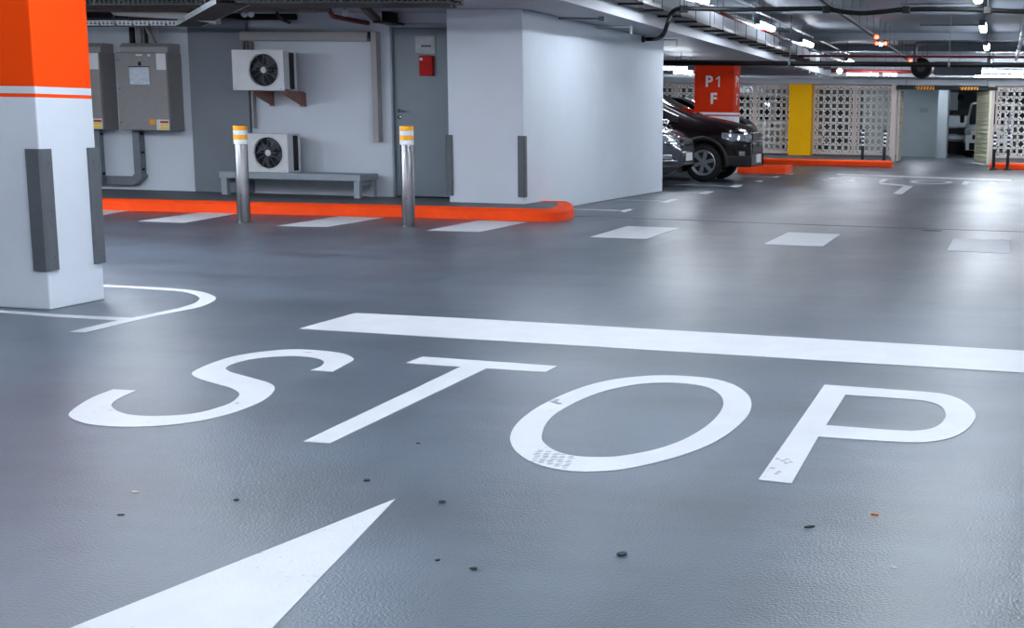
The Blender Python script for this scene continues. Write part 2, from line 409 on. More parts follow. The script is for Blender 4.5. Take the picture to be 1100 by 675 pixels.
for k, L in names:
    lo_ = marking('painted_letter', L, 'large white painted letter %s, %s' % (k, wh[k]), 'letter', 'letters of the large STOP marking')
    spots = []
    if k == 'O':
        for r_ in range(5):
            for q_ in range(9): spots.append((573+r_*8.5+q_*.9+random.uniform(-1, 1), 497-q_*1.5+r_*1.6+random.uniform(-.6, .6), .013, .004, .5))
        spots += [(597+random.uniform(-4, 4), 433+random.uniform(-3, 3), .012, .006, .3) for _ in range(9)]
    if k == 'P':
        spots = [(x, y, .010, .007, 0) for x, y in ((835, 494), (845.5, 494.5), (844, 498.5), (829.5, 504), (837, 508), (849, 497.5), (834, 510), (841, 496))]
    if k == 'S':
        spots = [(331, 379.3, .025, .008, .2), (254.5, 434, .012, .008, 0)]
    if spots:
        b = MB()
        for x, y, lx, ly, rz_ in spots:
            c = G(x, y); pts_ = []
            for i in range(7):
                a_ = 2*PI*i/7; q_ = .7+.5*random.random(); u_, v_ = math.cos(a_)*lx*q_, math.sin(a_)*ly*q_*1.6
                pts_.append((c.x+u_*math.cos(rz_)-v_*math.sin(rz_), c.y+u_*math.sin(rz_)+v_*math.cos(rz_)))
            b.prism(pts_, flatfn, .0030, .0034)
        so = b.build('scuff_marks', scuff, lo_); so['kind'] = 'stuff'
marking('stop_line', stopline, 'thick white stop line painted just behind the large STOP letters', 'road marking')
arrow = [px_ground([(424.7,537.1),(293.5,675),(222,750),(-110,750)])]
marking('floor_arrow', arrow, 'big white arrow head at the bottom edge pointing to the STOP lettering', 'road marking')
hook = catmull([(700,213),(830,187),(910,170),(960,150),(982,133),(970,120),(930,105),(860,93),(770,86)], 3)
hooki = catmull([(740,93),(830,101),(880,113),(905,127),(905,138),(880,155),(820,175)], 3)
marking('floor_line', [px_ground([(318,283),(385,287),(560,245)]+hook+[(640,78),(500,72),(300,64),(300,72),(500,80),(620,86)]+hooki+[(740,192),(600,220),(480,215),(300,206),(0,186),(-200,172),(-200,183),(0,197),(200,212),(350,222),(535,232)], 0, 290, 1100/260)],
        'thin white curved line looping round the foot of the near orange column', 'road marking')
dash_l = [('partly hidden behind the near column', [(60,232),(104,232.6),(140,226.2),(95,225.6)]),
          ('left of the steel bollards beside the orange kerb', [(149.3,237.7),(199,239.6),(256,229.6),(215,228.6)]),
          ('between the two steel bollards beside the orange kerb', [(299,242.9),(351,244),(412,234.2),(364.4,232.6)]),
          ('right of the steel bollards touching the orange kerb', [(459.6,247.6),(515.6,249.3),(565.6,238.9),(514.4,237.1)]),
          ('in front of the white wall, just right of the kerb end', [(634.5,254.8),(694.4,257),(730,245.2),(674,243.2)]),
          ('in the middle of the lane, second from the right', [(820.7,262.4),(883.8,264.9),(902.7,252),(847,249.8)]),
          ('nearest the right edge of the picture', [(1017.3,269.5),(1085.4,272.8),(1084.6,258.6),(1024,257)])]
for t, q in dash_l:
    marking('floor_dash', [px_ground(q)], 'white painted dash %s' % t, 'road marking', 'dashes of the give way line')
ticks = [([(125,225),(150,230),(190,216),(165,213)], (133,222), 'nearest bay marking, beside the base of the white wall'),
         ([(327,180),(365,182),(428,163),(390,163)], (345,173), 'second bay marking beside the white wall corner'),
         ([(527,135),(570,139),(610,124),(565,123)], (545,131), 'bay marking in front of the grey car'),
         ([(685,100),(735,103),(755,90),(715,90)], (705,96), 'bay marking beside the big black car front wheel'),
         ([(815,72),(850,76),(858,68),(830,67)], (830,71), 'bay marking under the nose of the big black car'),
         ([(910,50),(935,53),(945,45),(925,45)], (920,49), 'bay marking in front of the short orange kerb'),
         ([(985,36),(1010,38),(1020,30),(998,30)], (995,34), 'farthest bay marking right of the short orange kerb')]
for q, c, t in ticks:
    s8 = 1100/230
    g = G(640+c[0]/s8, 180+c[1]/s8); b = MB()
    b.prism([px_ground(q, 640, 180, s8)], flatfn, .0005, .003)
    b.box(g.x-4.5 if g.y < 27 else g.x-.9 if g.y < 30.5 else g.x-.2, g.x-.03, g.y-.05, g.y+.05, .0005, .0026)
    if g.y < 22: b = MB().prism([px_ground(q, 640, 180, s8)], flatfn, .0005, .003); b.box(max(g.x-4.5, w3.x+.02 if g.y < w3.y else -99), g.x-.03, g.y-.05, g.y+.05, .0005, .0026)
    tag(b.build('bay_line', M['paint']), 'white T-shaped '+t, 'road marking', 'parking bay markings along the row')
# far copy of the same marking
fs_ = G(900.3, 186.9); ns_ = G(381.9, 336.8)
gl = G(1085.8, 193.2)
off = Vector((G(893, 187).x-G(321, 353.7).x, 0, 0)); offy = G(900, 189.2).y-G(381.9, 346).y
kx = 1.0
def far(loops): return [[(p[0]*.98+off.x*.9+.02, p[1]+offy) for p in l] for l in loops]
for k, L in names:
    marking('painted_letter', far(L), 'small looking distant white letter %s of the far STOP marking before the gate' % k, 'letter', 'letters of the distant STOP marking')
marking('stop_line', [[tuple(G(x, y)[:2]) for x, y in [(899.5,186.6),(1086,192.9),(1086,194.8),(899,188.4)]]], 'distant thin white stop line in front of the gate opening', 'road marking')
marking('floor_arrow', [px_ground([(425,136),(470,139),(530,98),(480,90),(360,79),(352,84),(482,97)], 870, 180, 1100/230)], 'distant white bent arrow mark in the middle of the lane', 'road marking')
b = MB(); jl = [(560, 229.5), (640, 233.4), (711, 235.6), (800, 239), (900, 242.6), (1000, 246), (1100, 249.2), (1300, 256)]
jp = [G(x, y) for x, y in jl]
jo = MB().prism([tuple(p[:2]) for p in [Vector((q.x, q.y-.02, 0)) for q in jp]]+[tuple(p[:2]) for p in [Vector((q.x, q.y+.02, 0)) for q in reversed(jp)]], flatfn, -.001, .0012).build('trim_6', M['joint'])
struct(jo)

# debris
def debris(name, px, py, lx, ly, h, m, label, cat, rz=0, blob=True):
    c = G(px, py); b = MB(); n = 9; pts = []
    for i in range(n):
        a = 2*PI*i/n; q = .75+.35*random.random() if blob else 1
        x = math.cos(a)*lx*q; y = math.sin(a)*ly*q
        pts.append((c.x+.8*x*math.cos(rz)-y*math.sin(rz), c.y+x*math.sin(rz)+y*math.cos(rz)))
    b.prism(pts, flatfn, .001, .001+h)
    tag(b.build(name, M[m], bevel=h*.3), label, cat)
debris('dead_leaf', 668, 597, .020, .016, .006, 'leafdead', 'dark round dead leaf on the floor at the lower middle', 'leaf')
debris('dead_leaf', 869, 567, .022, .007, .004, 'leafdead', 'thin torn dark leaf scrap between the round leaf and the orange butt', 'leaf', .5)
debris('dead_leaf', 394, 517, .014, .010, .005, 'leafdead', 'small dark leaf just above the tip of the white arrow', 'leaf')
debris('dead_leaf', 509, 612, .013, .008, .005, 'leafdead', 'dark speck of leaf right of the white arrow head', 'leaf')
debris('dead_leaf', 470, 603, .010, .006, .004, 'leafdead', 'tiny dark leaf crumb beside the white arrow head', 'leaf', .4)
debris('dead_leaf', 254, 538, .012, .007, .004, 'leafdead', 'small dark leaf on the floor left of the arrow tip', 'leaf')
debris('dead_leaf', 130, 554, .016, .006, .003, 'leafdead', 'flat dark leaf sliver on the lower left floor', 'leaf', .2)
debris('dead_leaf', 449, 477, .012, .005, .003, 'leafdead', 'small dark leaf sliver below the letter T', 'leaf', .1)
debris('dead_leaf', 1000, 248, .16, .05, .003, 'leafdead', 'dark flat patch lying on the floor joint at right', 'leaf', .1)
debris('paper_scrap', 145, 529.5, .018, .008, .003, 'scrapw', 'pale paper scrap on the lower left floor', 'paper', -.3)
debris('paper_scrap', 960, 611, .011, .004, .003, 'scrapw', 'pinkish paper scrap on the lower right floor', 'paper', -.3)
c = G(940, 555); b = MB().cyl((c.x-.012, c.y, .006), (c.x+.010, c.y+.002, .005), .0038, 10)
tag(b.build('cigarette_butt', M['butt']), 'orange cigarette butt on the lower right floor', 'cigarette butt')
c = G(475, 540); b = MB(); b.prism([[(c.x+.011*math.cos(a), c.y+.011*math.sin(a)) for a in [2*PI*i/16 for i in range(16)]], [(c.x+.006*math.cos(a), c.y+.006*math.sin(a)) for a in [2*PI*i/16 for i in range(16)]]], flatfn, .001, .004)
tag(b.build('metal_washer', M['joint']), 'small dark ring lying right of the arrow tip', 'washer')

# ============================================================ COLUMNS
def banded_column(root, x0, x1, y0, y1, z0, levels, m_hi, top):
    # levels: z where white ends, thin orange ends, white stripe ends
    b = MB(); zs = [z0]+levels+[top]; mi = [0, 1, 0, 1]
    for i in range(4):
        za, zb = zs[i], zs[i+1]
        vs = [(x0, y0, za), (x1, y0, za), (x1, y1, za), (x0, y1, za), (x0, y0, zb), (x1, y0, zb), (x1, y1, zb), (x0, y1, zb)]
        b.add(vs, [(0, 1, 5, 4), (1, 2, 6, 5), (2, 3, 7, 6), (3, 0, 4, 7)], mi[i])
    b.add([(x0, y0, z0), (x1, y0, z0), (x1, y1, z0), (x0, y1, z0)], [(0, 1, 2, 3)], 0)
    b.add([(x0, y0, top), (x1, y0, top), (x1, y1, top), (x0, y1, top)], [(0, 1, 2, 3)], 1)
    return b.build('column_shaft', [M['col'], m_hi], root, weld=True, bevel=.008)
cc = G(50, 333); ce = G(117, 322)
CX, CY0, CY1 = (cc.x+ce.x)/2, cc.y, ce.y
za = WY(36, 104.5, CY0).z; zb = WY(36, 100.5, CY0).z; zc = WY(36, 92.8, CY0).z
t = thing('concrete_column', 'near square column, orange above and white below, at the left edge', 'column', (CX-.45, CY0, 0))
banded_column(t, CX-.95, CX, CY0, CY1, 0, [za, zb, zc], M['orange'], ZS)
def guard(root, x, y, sx, sy_, z0, z1, wd=.085, th=.02):
    # L-shaped rubber corner guard at vertical edge (x,y); the faces run towards -sx / -sy
    ch = .014
    P = [(-wd, 0), (-wd, th*.7), (-wd+.01, th), (th-ch, th), (th, th-ch), (th, -wd+.01), (th*.7, -wd), (0, -wd), (0, 0)]
    pts = [(x+p[0]*sx, y+p[1]*sy_) for p in P]
    b = MB().prism(pts, flatfn, z0, z1)
    for zz in (z0+.08, (z0+z1)/2, z1-.08):
        b.cyl((x-sx*wd*.55, y+sy_*th*.9, zz), (x-sx*wd*.55, y+sy_*(th+.003), zz), .008, 8)
        b.cyl((x+sx*th*.9, y-sy_*wd*.55, zz), (x+sx*(th+.003), y-sy_*wd*.55, zz), .008, 8)
    return b.build('corner_guard', M['rubber'], root, bevel=.003)
gz1 = WY(38, 160, CY0).z; gz0 = WY(45, 291, CY0).z
guard(t, CX, CY0, 1, -1, gz0, gz1)
guard(t, CX, CY1, 1, 1, gz0, gz1)
# guards of the white block
t = thing('corner_guard', 'dark grey rubber corner guard on the right front edge of the white wall block', 'corner guard', (wc.x, wc.y, WY(560, 212, wc.y).z))
g = guard(t, wc.x, wc.y, 1, -1, WY(560, 212, wc.y).z, WY(559, 146, wc.y).z, wd=.07, th=.022)
g.name = 'guard_strip'
t = thing('corner_guard', 'dark grey rubber corner guard on the white block edge beside the grey door', 'corner guard', (wl.x, wc.y, WY(488, 210, wc.y).z))
g = guard(t, wl.x, wc.y, -1, -1, WY(488, 210, wc.y).z, WY(487, 145, wc.y).z, wd=.055, th=.03); g.name = 'guard_strip'
# P1 F column
YP = 29.3
px0, px1 = WY(746, 90, YP).x, WY(788.5, 90, YP).x
zz = [WY(788, 124.0, YP).z, WY(788, 121.9, YP).z, WY(788, 119.6, YP).z]; zz = [zz[0]-.03, WY(788, 123.2, YP).z-.0, WY(788, 120.2, YP).z]
zz = [WY(780, 125.0, YP).z, WY(780, 123.4, YP).z, WY(780, 121.0, YP).z]
yp1 = WX(795, 90, px1).y
t = thing('concrete_column', 'square column lettered P1 F, red orange above and white below, behind the black cars', 'column', ((px0+px1)/2, YP, 0))
banded_column(t, px0, px1, YP, yp1, 0, zz, M['red'], ZS)
def text_obj(s, size, m, root, loc, rot, name='lettering', bold=.012, sx=1):
    cu = bpy.data.curves.new(name, 'FONT'); cu.body = s; cu.size = size; cu.extrude = .004; cu.offset = bold
    cu.align_x = 'CENTER'; cu.align_y = 'CENTER'
    tmp = bpy.data.objects.new('tmp_text', cu); COL.objects.link(tmp)
    dg = bpy.context.evaluated_depsgraph_get(); me = bpy.data.meshes.new_from_object(tmp.evaluated_get(dg))
    bpy.data.objects.remove(tmp)
    me.materials.clear(); me.materials.append(m)
    o = bpy.data.objects.new(name, me); COL.objects.link(o); o.parent = root
    o.location = Vector(loc)-root.location; o.rotation_euler = rot; o.scale = (sx, 1, 1)
    return o
def numeral_one(root, fn, h):
    P_ = [(.10, 0), (.19, 0), (.19, .70), (.12, .70), (-.06, .56), (-.06, .47), (.10, .56)]
    MB().prism([(p[0]*h/.7, p[1]*h/.7) for p in P_], fn, -.002, .004).build('numeral_one', M['text'], root)
hh = WY(766, 82, YP).z-WY(766, 93.5, YP).z
pm = WY(761.5, 88, YP); text_obj('P', hh*1.42, M['text'], t, (pm.x, YP-.004, pm.z), (PI/2, 0, 0), 'letter_P', .010, 1.0)
pm = WY(771.5, 93.5, YP); numeral_one(t, lambda u, v, h: (pm.x+u-.03, YP-h, pm.z+v), hh)
pm = WY(766.5, 106.5, YP); text_obj('F', (WY(766, 100.5, YP).z-WY(766, 112, YP).z)*1.42, M['text'], t, (pm.x, YP-.004, pm.z), (PI/2, 0, 0), 'letter_F', .010, 1.0)
sm = WX(791.7, 88.5, px1)
text_obj('P', hh*1.42, M['text'], t, (px1+.004, (YP+yp1)/2-.09, sm.z), (PI/2, 0, PI/2), 'letter_P', .008)
ym = (YP+yp1)/2+.09; numeral_one(t, lambda u, v, h: (px1+h, ym+u, sm.z-hh/2+v), hh)
text_obj('F', hh*1.42, M['text'], t, (px1+.004, (YP+yp1)/2, WX(791.7, 107.5, px1).z), (PI/2, 0, PI/2), 'letter_F', .008)

# ============================================================ BOLLARDS
def bollard(pxb, pyb, pxt, pyt, label):
    c = G(pxb, pyb); c.y += .07; h = WY(pxt, pyt, c.y).z; R_ = .068
    t = thing('steel_bollard', label, 'bollard', (c.x, c.y, 0), group='steel bollards before the kerb')
    o = MB().lathe([(0, R_), (h-.012, R_), (h-.003, R_-.006), (h, R_-.02)], (c.x, c.y, 0), n=32).build('post', M['steel'], t, smooth=True); sharp(o)
    o = MB().lathe([(0, R_+.035), (.004, R_+.035), (.006, R_+.03), (.006, R_)], (c.x, c.y, 0), n=32).build('base_ring', M['steel'], t, smooth=True); sharp(o)
    k = .048
    for i, mm in enumerate(('bollwhite', 'bollyel', 'bollwhite', 'bollyel')):
        z0 = h-.004-.192+i*k
        o = MB().lathe([(z0, R_+.002), (z0, R_+.004), (z0+k-.001, R_+.004), (z0+k-.001, R_+.002)], (c.x, c.y, 0), n=32).build('reflective_band', M[mm], t, smooth=True); sharp(o)
        o['label'] = ('amber' if mm == 'bollyel' else 'white')+' reflective band'
    o = MB().box(c.x+.01, c.x+.016, c.y-R_-.002, c.y-R_+.004, .28, .30).build('rivet', M['joint'], t)
bollard(258.5, 239.5, 252.5, 134.5, 'steel bollard with amber and white bands standing in front of the bench left end')
bollard(436, 243.5, 431.5, 135, 'steel bollard with amber and white bands standing in front of the grey door')

# ============================================================ BENCH
YBF = 15.46
bx0, bx1 = WY(235, 188, YBF).x, WY(387, 188, YBF).x
zt = WY(310, 186, YBF).z; zt0 = WY(310, 193.2, YBF).z
t = thing('bench', 'long grey painted bench under the lower air conditioner', 'bench', ((bx0+bx1)/2, YBF+.25, ZP))
MB().box(bx0, bx1, YBF, YBF+.5, zt0, zt).build('seat_slab', M['bench'], t, bevel=.008)
for xx in (bx0+.02, bx1-.10):
    for yy in (YBF+.01, YBF+.41):
        MB().box(xx, xx+.08, yy, yy+.08, ZP, zt0).build('leg', M['bench'], t, bevel=.005)
for xx in (bx0+.03, bx1-.09):
    MB().box(xx+.015, xx+.045, YBF+.09, YBF+.41, zt0-.06, zt0).build('crossbar', M['bench'], t)

# ============================================================ AIR CONDITIONERS
def ac_unit(x0, x1, y0, y1, z0, z1, label):
    t = thing('air_conditioner', label, 'air conditioner', ((x0+x1)/2, (y0+y1)/2, z0), group='outdoor air conditioner units on the service wall')
    W_ = x1-x0; H_ = z1-z0; fx = x0+W_*.615; fz = z0+H_*.505; Rf = H_*.40
    # casing with a round opening in front
    circ = [(fx+Rf*math.cos(a), fz+Rf*math.sin(a)) for a in [2*PI*i/36 for i in range(36)]]
    b = MB(); b.prism([[(x0, z0), (x1, z0), (x1, z1), (x0, z1)], circ], lambda u, v, h: (u, h, v), y0, y0+.02)
    b.box(x0, x1, y0+.02, y0+.06, z0, z0+.015); b.box(x0, x1, y0+.02, y1, z1-.02, z1)
    b.box(x0, x0+.012, y0+.02, y1, z0, z1-.02)
    b.box(x1-.012, x1, y0+.02, y0+.14, z0, z1-.02); b.box(x1-.02, x1, y1-.04, y1, z0, z1-.02)
    b.box(x0, x1, y0+.06, y1, z0, z0+.02)
    b.build('casing', M['acwhite'], t, bevel=.006)
    MB().box(x0+.012, x1-.05, y0+.16, y1-.01, z0+.02, z1-.02).build('coil', M['acdark'], t)
    b = MB(); b.prism([[(x1-.04, z0+.02), (x1-.012, z0+.02), (x1-.012, z1-.02), (x1-.04, z1-.02)]], lambda u, v, h: (u, h, v), y0+.14, y1-.04)
    b.build('side_fins', M['black'], t)
    # ring + wire guard
    b = MB(); ring = [(fx+(Rf+.012)*math.cos(a), y0-.004, fz+(Rf+.012)*math.sin(a)) for a in [2*PI*i/36 for i in range(37)]]
    b.tube(ring, .008, 6)
    b.build('fan_ring', M['acwhite'], t, smooth=True)
    g = MB()
    for i in range(12):
        a = 2*PI*i/12+.0; g.cyl((fx+.03*math.cos(a), y0-.010, fz+.03*math.sin(a)), (fx+(Rf+.012)*math.cos(a), y0-.006, fz+(Rf+.012)*math.sin(a)), .0035, 5)
    for rr in (.35, .55, .75, .9):
        g.tube([(fx+Rf*rr*math.cos(a), y0-.009, fz+Rf*rr*math.sin(a)) for a in [2*PI*i/32 for i in range(33)]], .0012, 4)
    gg = g.build('wire_guard', M['greypipe'], t, smooth=True)
    h = MB().lathe([(-.018, .022), (-.016, .036), (-.008, .040), (0, .040)], (fx, y0, fz), 'y', 20).build('guard_badge', M['acwhite'], t, smooth=True)
    f = MB()
    for k in range(4):
        a0 = 2*PI*k/4+.5; vs = []
        for i in range(7):
            rr = .04+(Rf*.92-.04)*i/6; sw = .30+.42*i/6
            for j in range(5):
                aa = a0+sw*(j/4)*1.25+.35*i/6; vs.append((fx+rr*math.cos(aa), y0+.10-.07*j/4, fz+rr*math.sin(aa)))
        fs = [(i*5+j, i*5+j+1, (i+1)*5+j+1, (i+1)*5+j) for i in range(6) for j in range(4)]
        f.add(vs, fs)
    f.lathe([(.02, .05), (.10, .055)], (fx, y0, fz), 'y', 16)
    f.build('fan', M['rubber'], t, smooth=True)
    for sx in (x0+.03, x1-.05):
        MB().cyl((sx, y0-.003, z0+.02), (sx, y0, z0+.02), .006, 8).build('screw', M['black'], t)
    return t
YA = 15.52
ax0, ax1 = WY(249.5, 75, YA).x, WY(304.5, 75, YA).x
az1, az0 = WY(277, 53.7, YA).z, WY(279, 97, YA).z
ac_unit(ax0, ax1, YA, YA+.32, az0, az1, 'upper white air conditioner outdoor unit on rusty brackets high on the wall')
bx_ = WY(309, 160, YA).x; bz1 = WY(290, 140, YA).z
ac_unit(bx_-(ax1-ax0), bx_, YA, YA+.32, zt, zt+(az1-az0)*.98, 'lower white air conditioner outdoor unit standing on the grey bench')
for px_, nm in ((275, 'left'), (308, 'right')):
    x = WY(px_, 100, YA+.1).x; t = thing('wall_bracket', 'rusty brown wall bracket under the %s side of the upper air conditioner' % nm, 'bracket', (x, YB-.1, az0-.2), group='brackets carrying the upper air conditioner')
    tri = [(YA+.02, az0-.004), (YB-.05, az0-.004), (YB-.05, az0-.17), (YB-.09, az0-.17), (YA+.02, az0-.045)]
    MB().prism(tri, lambda u, v, h: (h, u, v), x-.012, x+.012).build('gusset', M['brown'], t)
    MB().box(x-.03, x+.03, YA+.02, YB-.05, az0-.016, az0-.001).build('arm', M['brown'], t)
    MB().box(x-.03, x+.03, YB-.065, YB-.05 if nm == 'left' else YB-.0, az0-.19, az0-.016).build('wall_plate', M['brown'], t)

# ============================================================ TRUNKING on the wall
def ybox(pxa, pxb, pya, pyb, Yf, Yb, b=None):
    p = WY(pxa, pya, Yf); q = WY(pxb, pyb, Yf); b = b or MB()
    return b.box(min(p.x, q.x), max(p.x, q.x), Yf, Yb, min(p.z, q.z), max(p.z, q.z))
t = thing('cable_trunking', 'beige grey cable trunking running level above the air conditioners then down beside the door', 'trunking', tuple(WY(330, 40, 15.95)))
ybox(257, 394, 33.2, 44, 15.93, YB, None).build('level_run', M['trunk'], t, bevel=.004)
ybox(397.5, 407, 33.5, 152.5, 15.93, YB).build('drop_run', M['trunk'], t, bevel=.004)
ybox(394, 397, 34, 41, 15.95, YB-.01).build('gap_cover', M['black'], t)
t = tag(ybox(267.5, 273, 44.2, 138, 15.97, YB).build('cable_trunking', M['trunk'], bevel=.003), 'narrow vertical trunking dropping behind the two air conditioners', 'trunking')
p = WY(262, 50, 15.9)
tag(MB().cyl(WY(262, 44.5, 15.9), WY(262.5, 60, 15.9), .018, 10).build('drain_pipe', M['strut'], smooth=True), 'short brown pipe from the trunking to the upper air conditioner', 'pipe')

# ============================================================ DOOR
YD = YB+.02
xl, xr = WY(424, 120, YD).x, -6.15
zd1 = WY(440, 29.8, YD).z
b = MB(); fx0 = WY(420.5, 120, YB-.02).x
b.box(fx0, xl, YB-.03, YB+.1, ZP, zd1+.055); b.box(xl, xr, YB-.03, YB+.1, zd1, zd1+.055)
fr = b.build('door_1_frame', M['frame'], bevel=.004); struct(fr); fr.name = 'trim_7'
d = struct(MB().box(xl+.004, xr, YD, YD+.05, ZP+.012, zd1-.006).build('door_1', M['door'], bevel=.003))
struct(MB().box(xl-.2, xr, YB+.12, YB+.16, ZP-.01, ZP+.01).build('trim_8', M['black']))
def door_part(mb, nm, m, **k):
    return mb.build(nm, M[m], d, **k)
hp = WY(428.5, 119, YD-.01)
b = MB().cyl((hp.x, YD-.012, hp.z), (hp.x, YD, hp.z), .024, 16); b.cyl((hp.x, YD-.05, hp.z), (hp.x, YD-.01, hp.z), .009, 10); b.cyl((hp.x-.005, YD-.05, hp.z), (hp.x+.11, YD-.05, hp.z-.006), .009, 10)
door_part(b, 'door_handle', 'chrome', smooth=True)
hp = WY(429, 126, YD-.01)
b = MB().cyl((hp.x, YD-.012, hp.z), (hp.x, YD, hp.z), .024, 16); b.cyl((hp.x, YD-.02, hp.z), (hp.x, YD-.01, hp.z), .008, 10)
door_part(b, 'lock_cylinder', 'chrome', smooth=True)
q0 = WY(445.5, 38.5, YD-.02); q1 = WY(467.5, 57.5, YD-.02)
t = thing('sign_pocket', 'grey translucent sign plate fixed on the upper part of the door', 'sign', ((q0.x+q1.x)/2, YD-.01, q1.z))
MB().box(q0.x, q1.x, YD-.012, YD-.001, q1.z, q0.z).build('plate', mat('dull_sign', (128, 134, 140), .3, var=.2, scale=14), t, bevel=.003)
ybox(452, 463, 48.5, 50.5, YD-.015, YD-.012).build('slot', M['acdark'], t)
q0 = WY(449.5, 59.5, YD-.06); q1 = WY(464.5, 81.3, YD-.06)
t = thing('red_box', 'small glossy red box mounted on the door under the sign plate', 'box', ((q0.x+q1.x)/2, YD-.03, q1.z))
rb = mat('glossy_red', (178, 8, 8), .6, spec=.25)
MB().box(q0.x, q1.x, YD-.055, YD-.001, q1.z, q0.z).build('case', rb, t, bevel=.008)
for k in range(4):
    zz_ = q0.z-(q0.z-q1.z)*(.28+.17*k); MB().box(q0.x+.015, q1.x-.02, YD-.062, YD-.054, zz_-.008, zz_+.004).build('rib', rb, t, bevel=.002)
MB().box(q0.x+.015, q0.x+.05, YD-.060, YD-.054, q0.z-.06, q0.z-.03).build('sticker', M['label'], t)

# ============================================================ ELECTRICAL CABINETS
YC = 15.72
def cabinet():
    x0, x1 = WY(126, 100, YC).x, WY(180.6, 100, YC).x
    z1, z0 = WY(151, 56.2, YC).z, WY(156, 140.3, YC).z
    t = thing('electrical_cabinet', 'complete grey electrical cabinet with a document pocket and rain hood', 'electrical cabinet', ((x0+x1)/2, YC+.17, z0), group='electrical cabinets on the left wall')
    W_ = x1-x0; H_ = z1-z0
    MB().box(x0, x1, YC+.02, YB, z0, z1).build('body', M['cab'], t, bevel=.006)
    d_ = MB().box(x0+.004, x1-.004, YC, YC+.022, z0+.006, z1-.006).build('door', M['cab'], t, bevel=.006)
    hz = WY(150, 46, YC).z
    b = MB(); b.prism([(YC+.04, z1), (YB-.02, z1), (YB-.02, hz), (YC+.09, hz), (YC+.04, hz-.05)], lambda u, v, h: (h, u, v), x0+.04, x1+.0)
    b.build('rain_hood', M['trunk'], t, bevel=.004)
    def P(u0, u1, v0, v1, nm, m, dy=.004, par=None, **k):   # fraction coords, v from the top
        MB().box(x0+u0*W_, x0+u1*W_, YC-dy, YC+.001, z1-v1*H_, z1-v0*H_).build(nm, M[m], par or d_, **k)
    P(.805, .985, .0+.012, .22, 'schedule_plate', 'label')
    P(.27, .66, .185, .41, 'document_pocket', 'pocket', .012, bevel=.002)
    P(.26, .67, .178, .19, 'pocket_clip', 'black', .014)
    P(.41, .53, .025, .045, 'name_tag', 'label'); P(.64, .69, .025, .05, 'name_tag', 'label')
    P(.46, .50, .12, .17, 'lock', 'black', .02, bevel=.003)
    for v in (.10, .46, .90): P(.02, .07, v-.012, v+.012, 'hinge', 'galv', .012, bevel=.002)
    P(.61, .72, .855, .92, 'amber_sticker', 'stora')
    P(.745, .995, .855, .99, 'warning_plate', 'label')
    P(.82, .98, .872, .90, 'red_stripe', 'stred', .006); P(.82, .98, .912, .94, 'yellow_stripe', 'styel', .006); P(.82, .98, .952, .98, 'yellow_stripe', 'styel', .006)
    for v in (.892, .935, .975):
        b = MB(); zc_ = z1-v*H_; xc = x0+.785*W_; b.prism([(xc-.012, zc_-.008), (xc+.012, zc_-.008), (xc, zc_+.012)], lambda u, v_, h: (u, h, v_), YC-.006, YC-.003)
        b.build('warning_triangle', M['styel'], d_)
    return t, x0, x1, z0, z1
cabt, cx0, cx1, cz0, cz1 = cabinet()
dxc = WY(180.6, 100, YC).x-WY(108.5, 100, YC).x
dup(cabt, cabt.location-Vector((dxc, 0, 0)), 'electrical cabinet mostly hidden behind the near orange column')
# galvanised trunking under the cabinets
YT = 15.93
xa = WY(142, 150, YT).x; xb_ = WY(149.5, 150, YT).x; zlo = WY(150, 199.3, YT).z; zhi = WY(150, 190, YT).z
t = thing('steel_trunking', 'galvanised steel trunking dropping from the complete cabinet and turning left near the footpath', 'trunking', (xa, YT, zlo))
MB().box(xa, xb_, YT, YB, zhi+.02, cz0).build('vertical_run', M['galv'], t, bevel=.004)
MB().box(xa-2.4, xa-.02, YT, YB, zlo, zhi).build('level_run', M['galv'], t, bevel=.004)
b = MB(); b.prism([(xa-.03, zlo), (xa+.0, zlo), (xb_+.02, zhi-.01), (xb_+.02, zhi+.03), (xa-.01, zhi+.03), (xa-.03, zhi)], lambda u, v, h: (u, h, v), YT-.006, YB)
b.build('elbow', M['galv'], t, bevel=.003)
for zq in (cz0-.06, zhi+.08, (cz0+zhi)/2): MB().box(xb_, xb_+.02, YT+.03, YT+.06, zq, zq+.03).build('bolt', M['black'], t)
xq = WY(108, 160, YT).x
t = thing('steel_trunking', 'galvanised steel trunking under the half hidden cabinet beside the near column', 'trunking', (xq, YT-.1, zhi))
MB().box(xq-.02, xq+.06, YT-.09, YT-.005, zhi-.08, cz0).build('vertical_run', M['galv'], t, bevel=.004)
for zq in (cz0-.07, zhi+.02): MB().box(xq+.06, xq+.08, YT-.07, YT-.04, zq, zq+.03).build('bolt', M['black'], t)
# cables and conduits above cabinets
zh = WY(150, 46, YC).z
for pxx, r, m, lb in ((142, .035, 'black', 'black cable bundle'), (150, .035, 'trunk', 'beige conduit'), (157, .022, 'black', 'thin black conduit'), (162.5, .03, 'trunk', 'pale flexible conduit'), (169.5, .008, 'whitepipe', 'thin white conduit')):
    p = WY(pxx, 40, YC+.15); bend = .05 if pxx == 162.5 else 0
    pts = catmull([(p.x+bend, YC+.15, zh-.01), (p.x, YC+.15, zh+.08), (p.x-bend, YC+.15, zh+.22), (p.x-bend, YC+.15, ZS)], 5)
    tag(MB().tube(pts, r, 10).build('conduit', M[m], smooth=True), lb+' rising from the top of the complete cabinet', 'conduit', 'conduits above the cabinet')

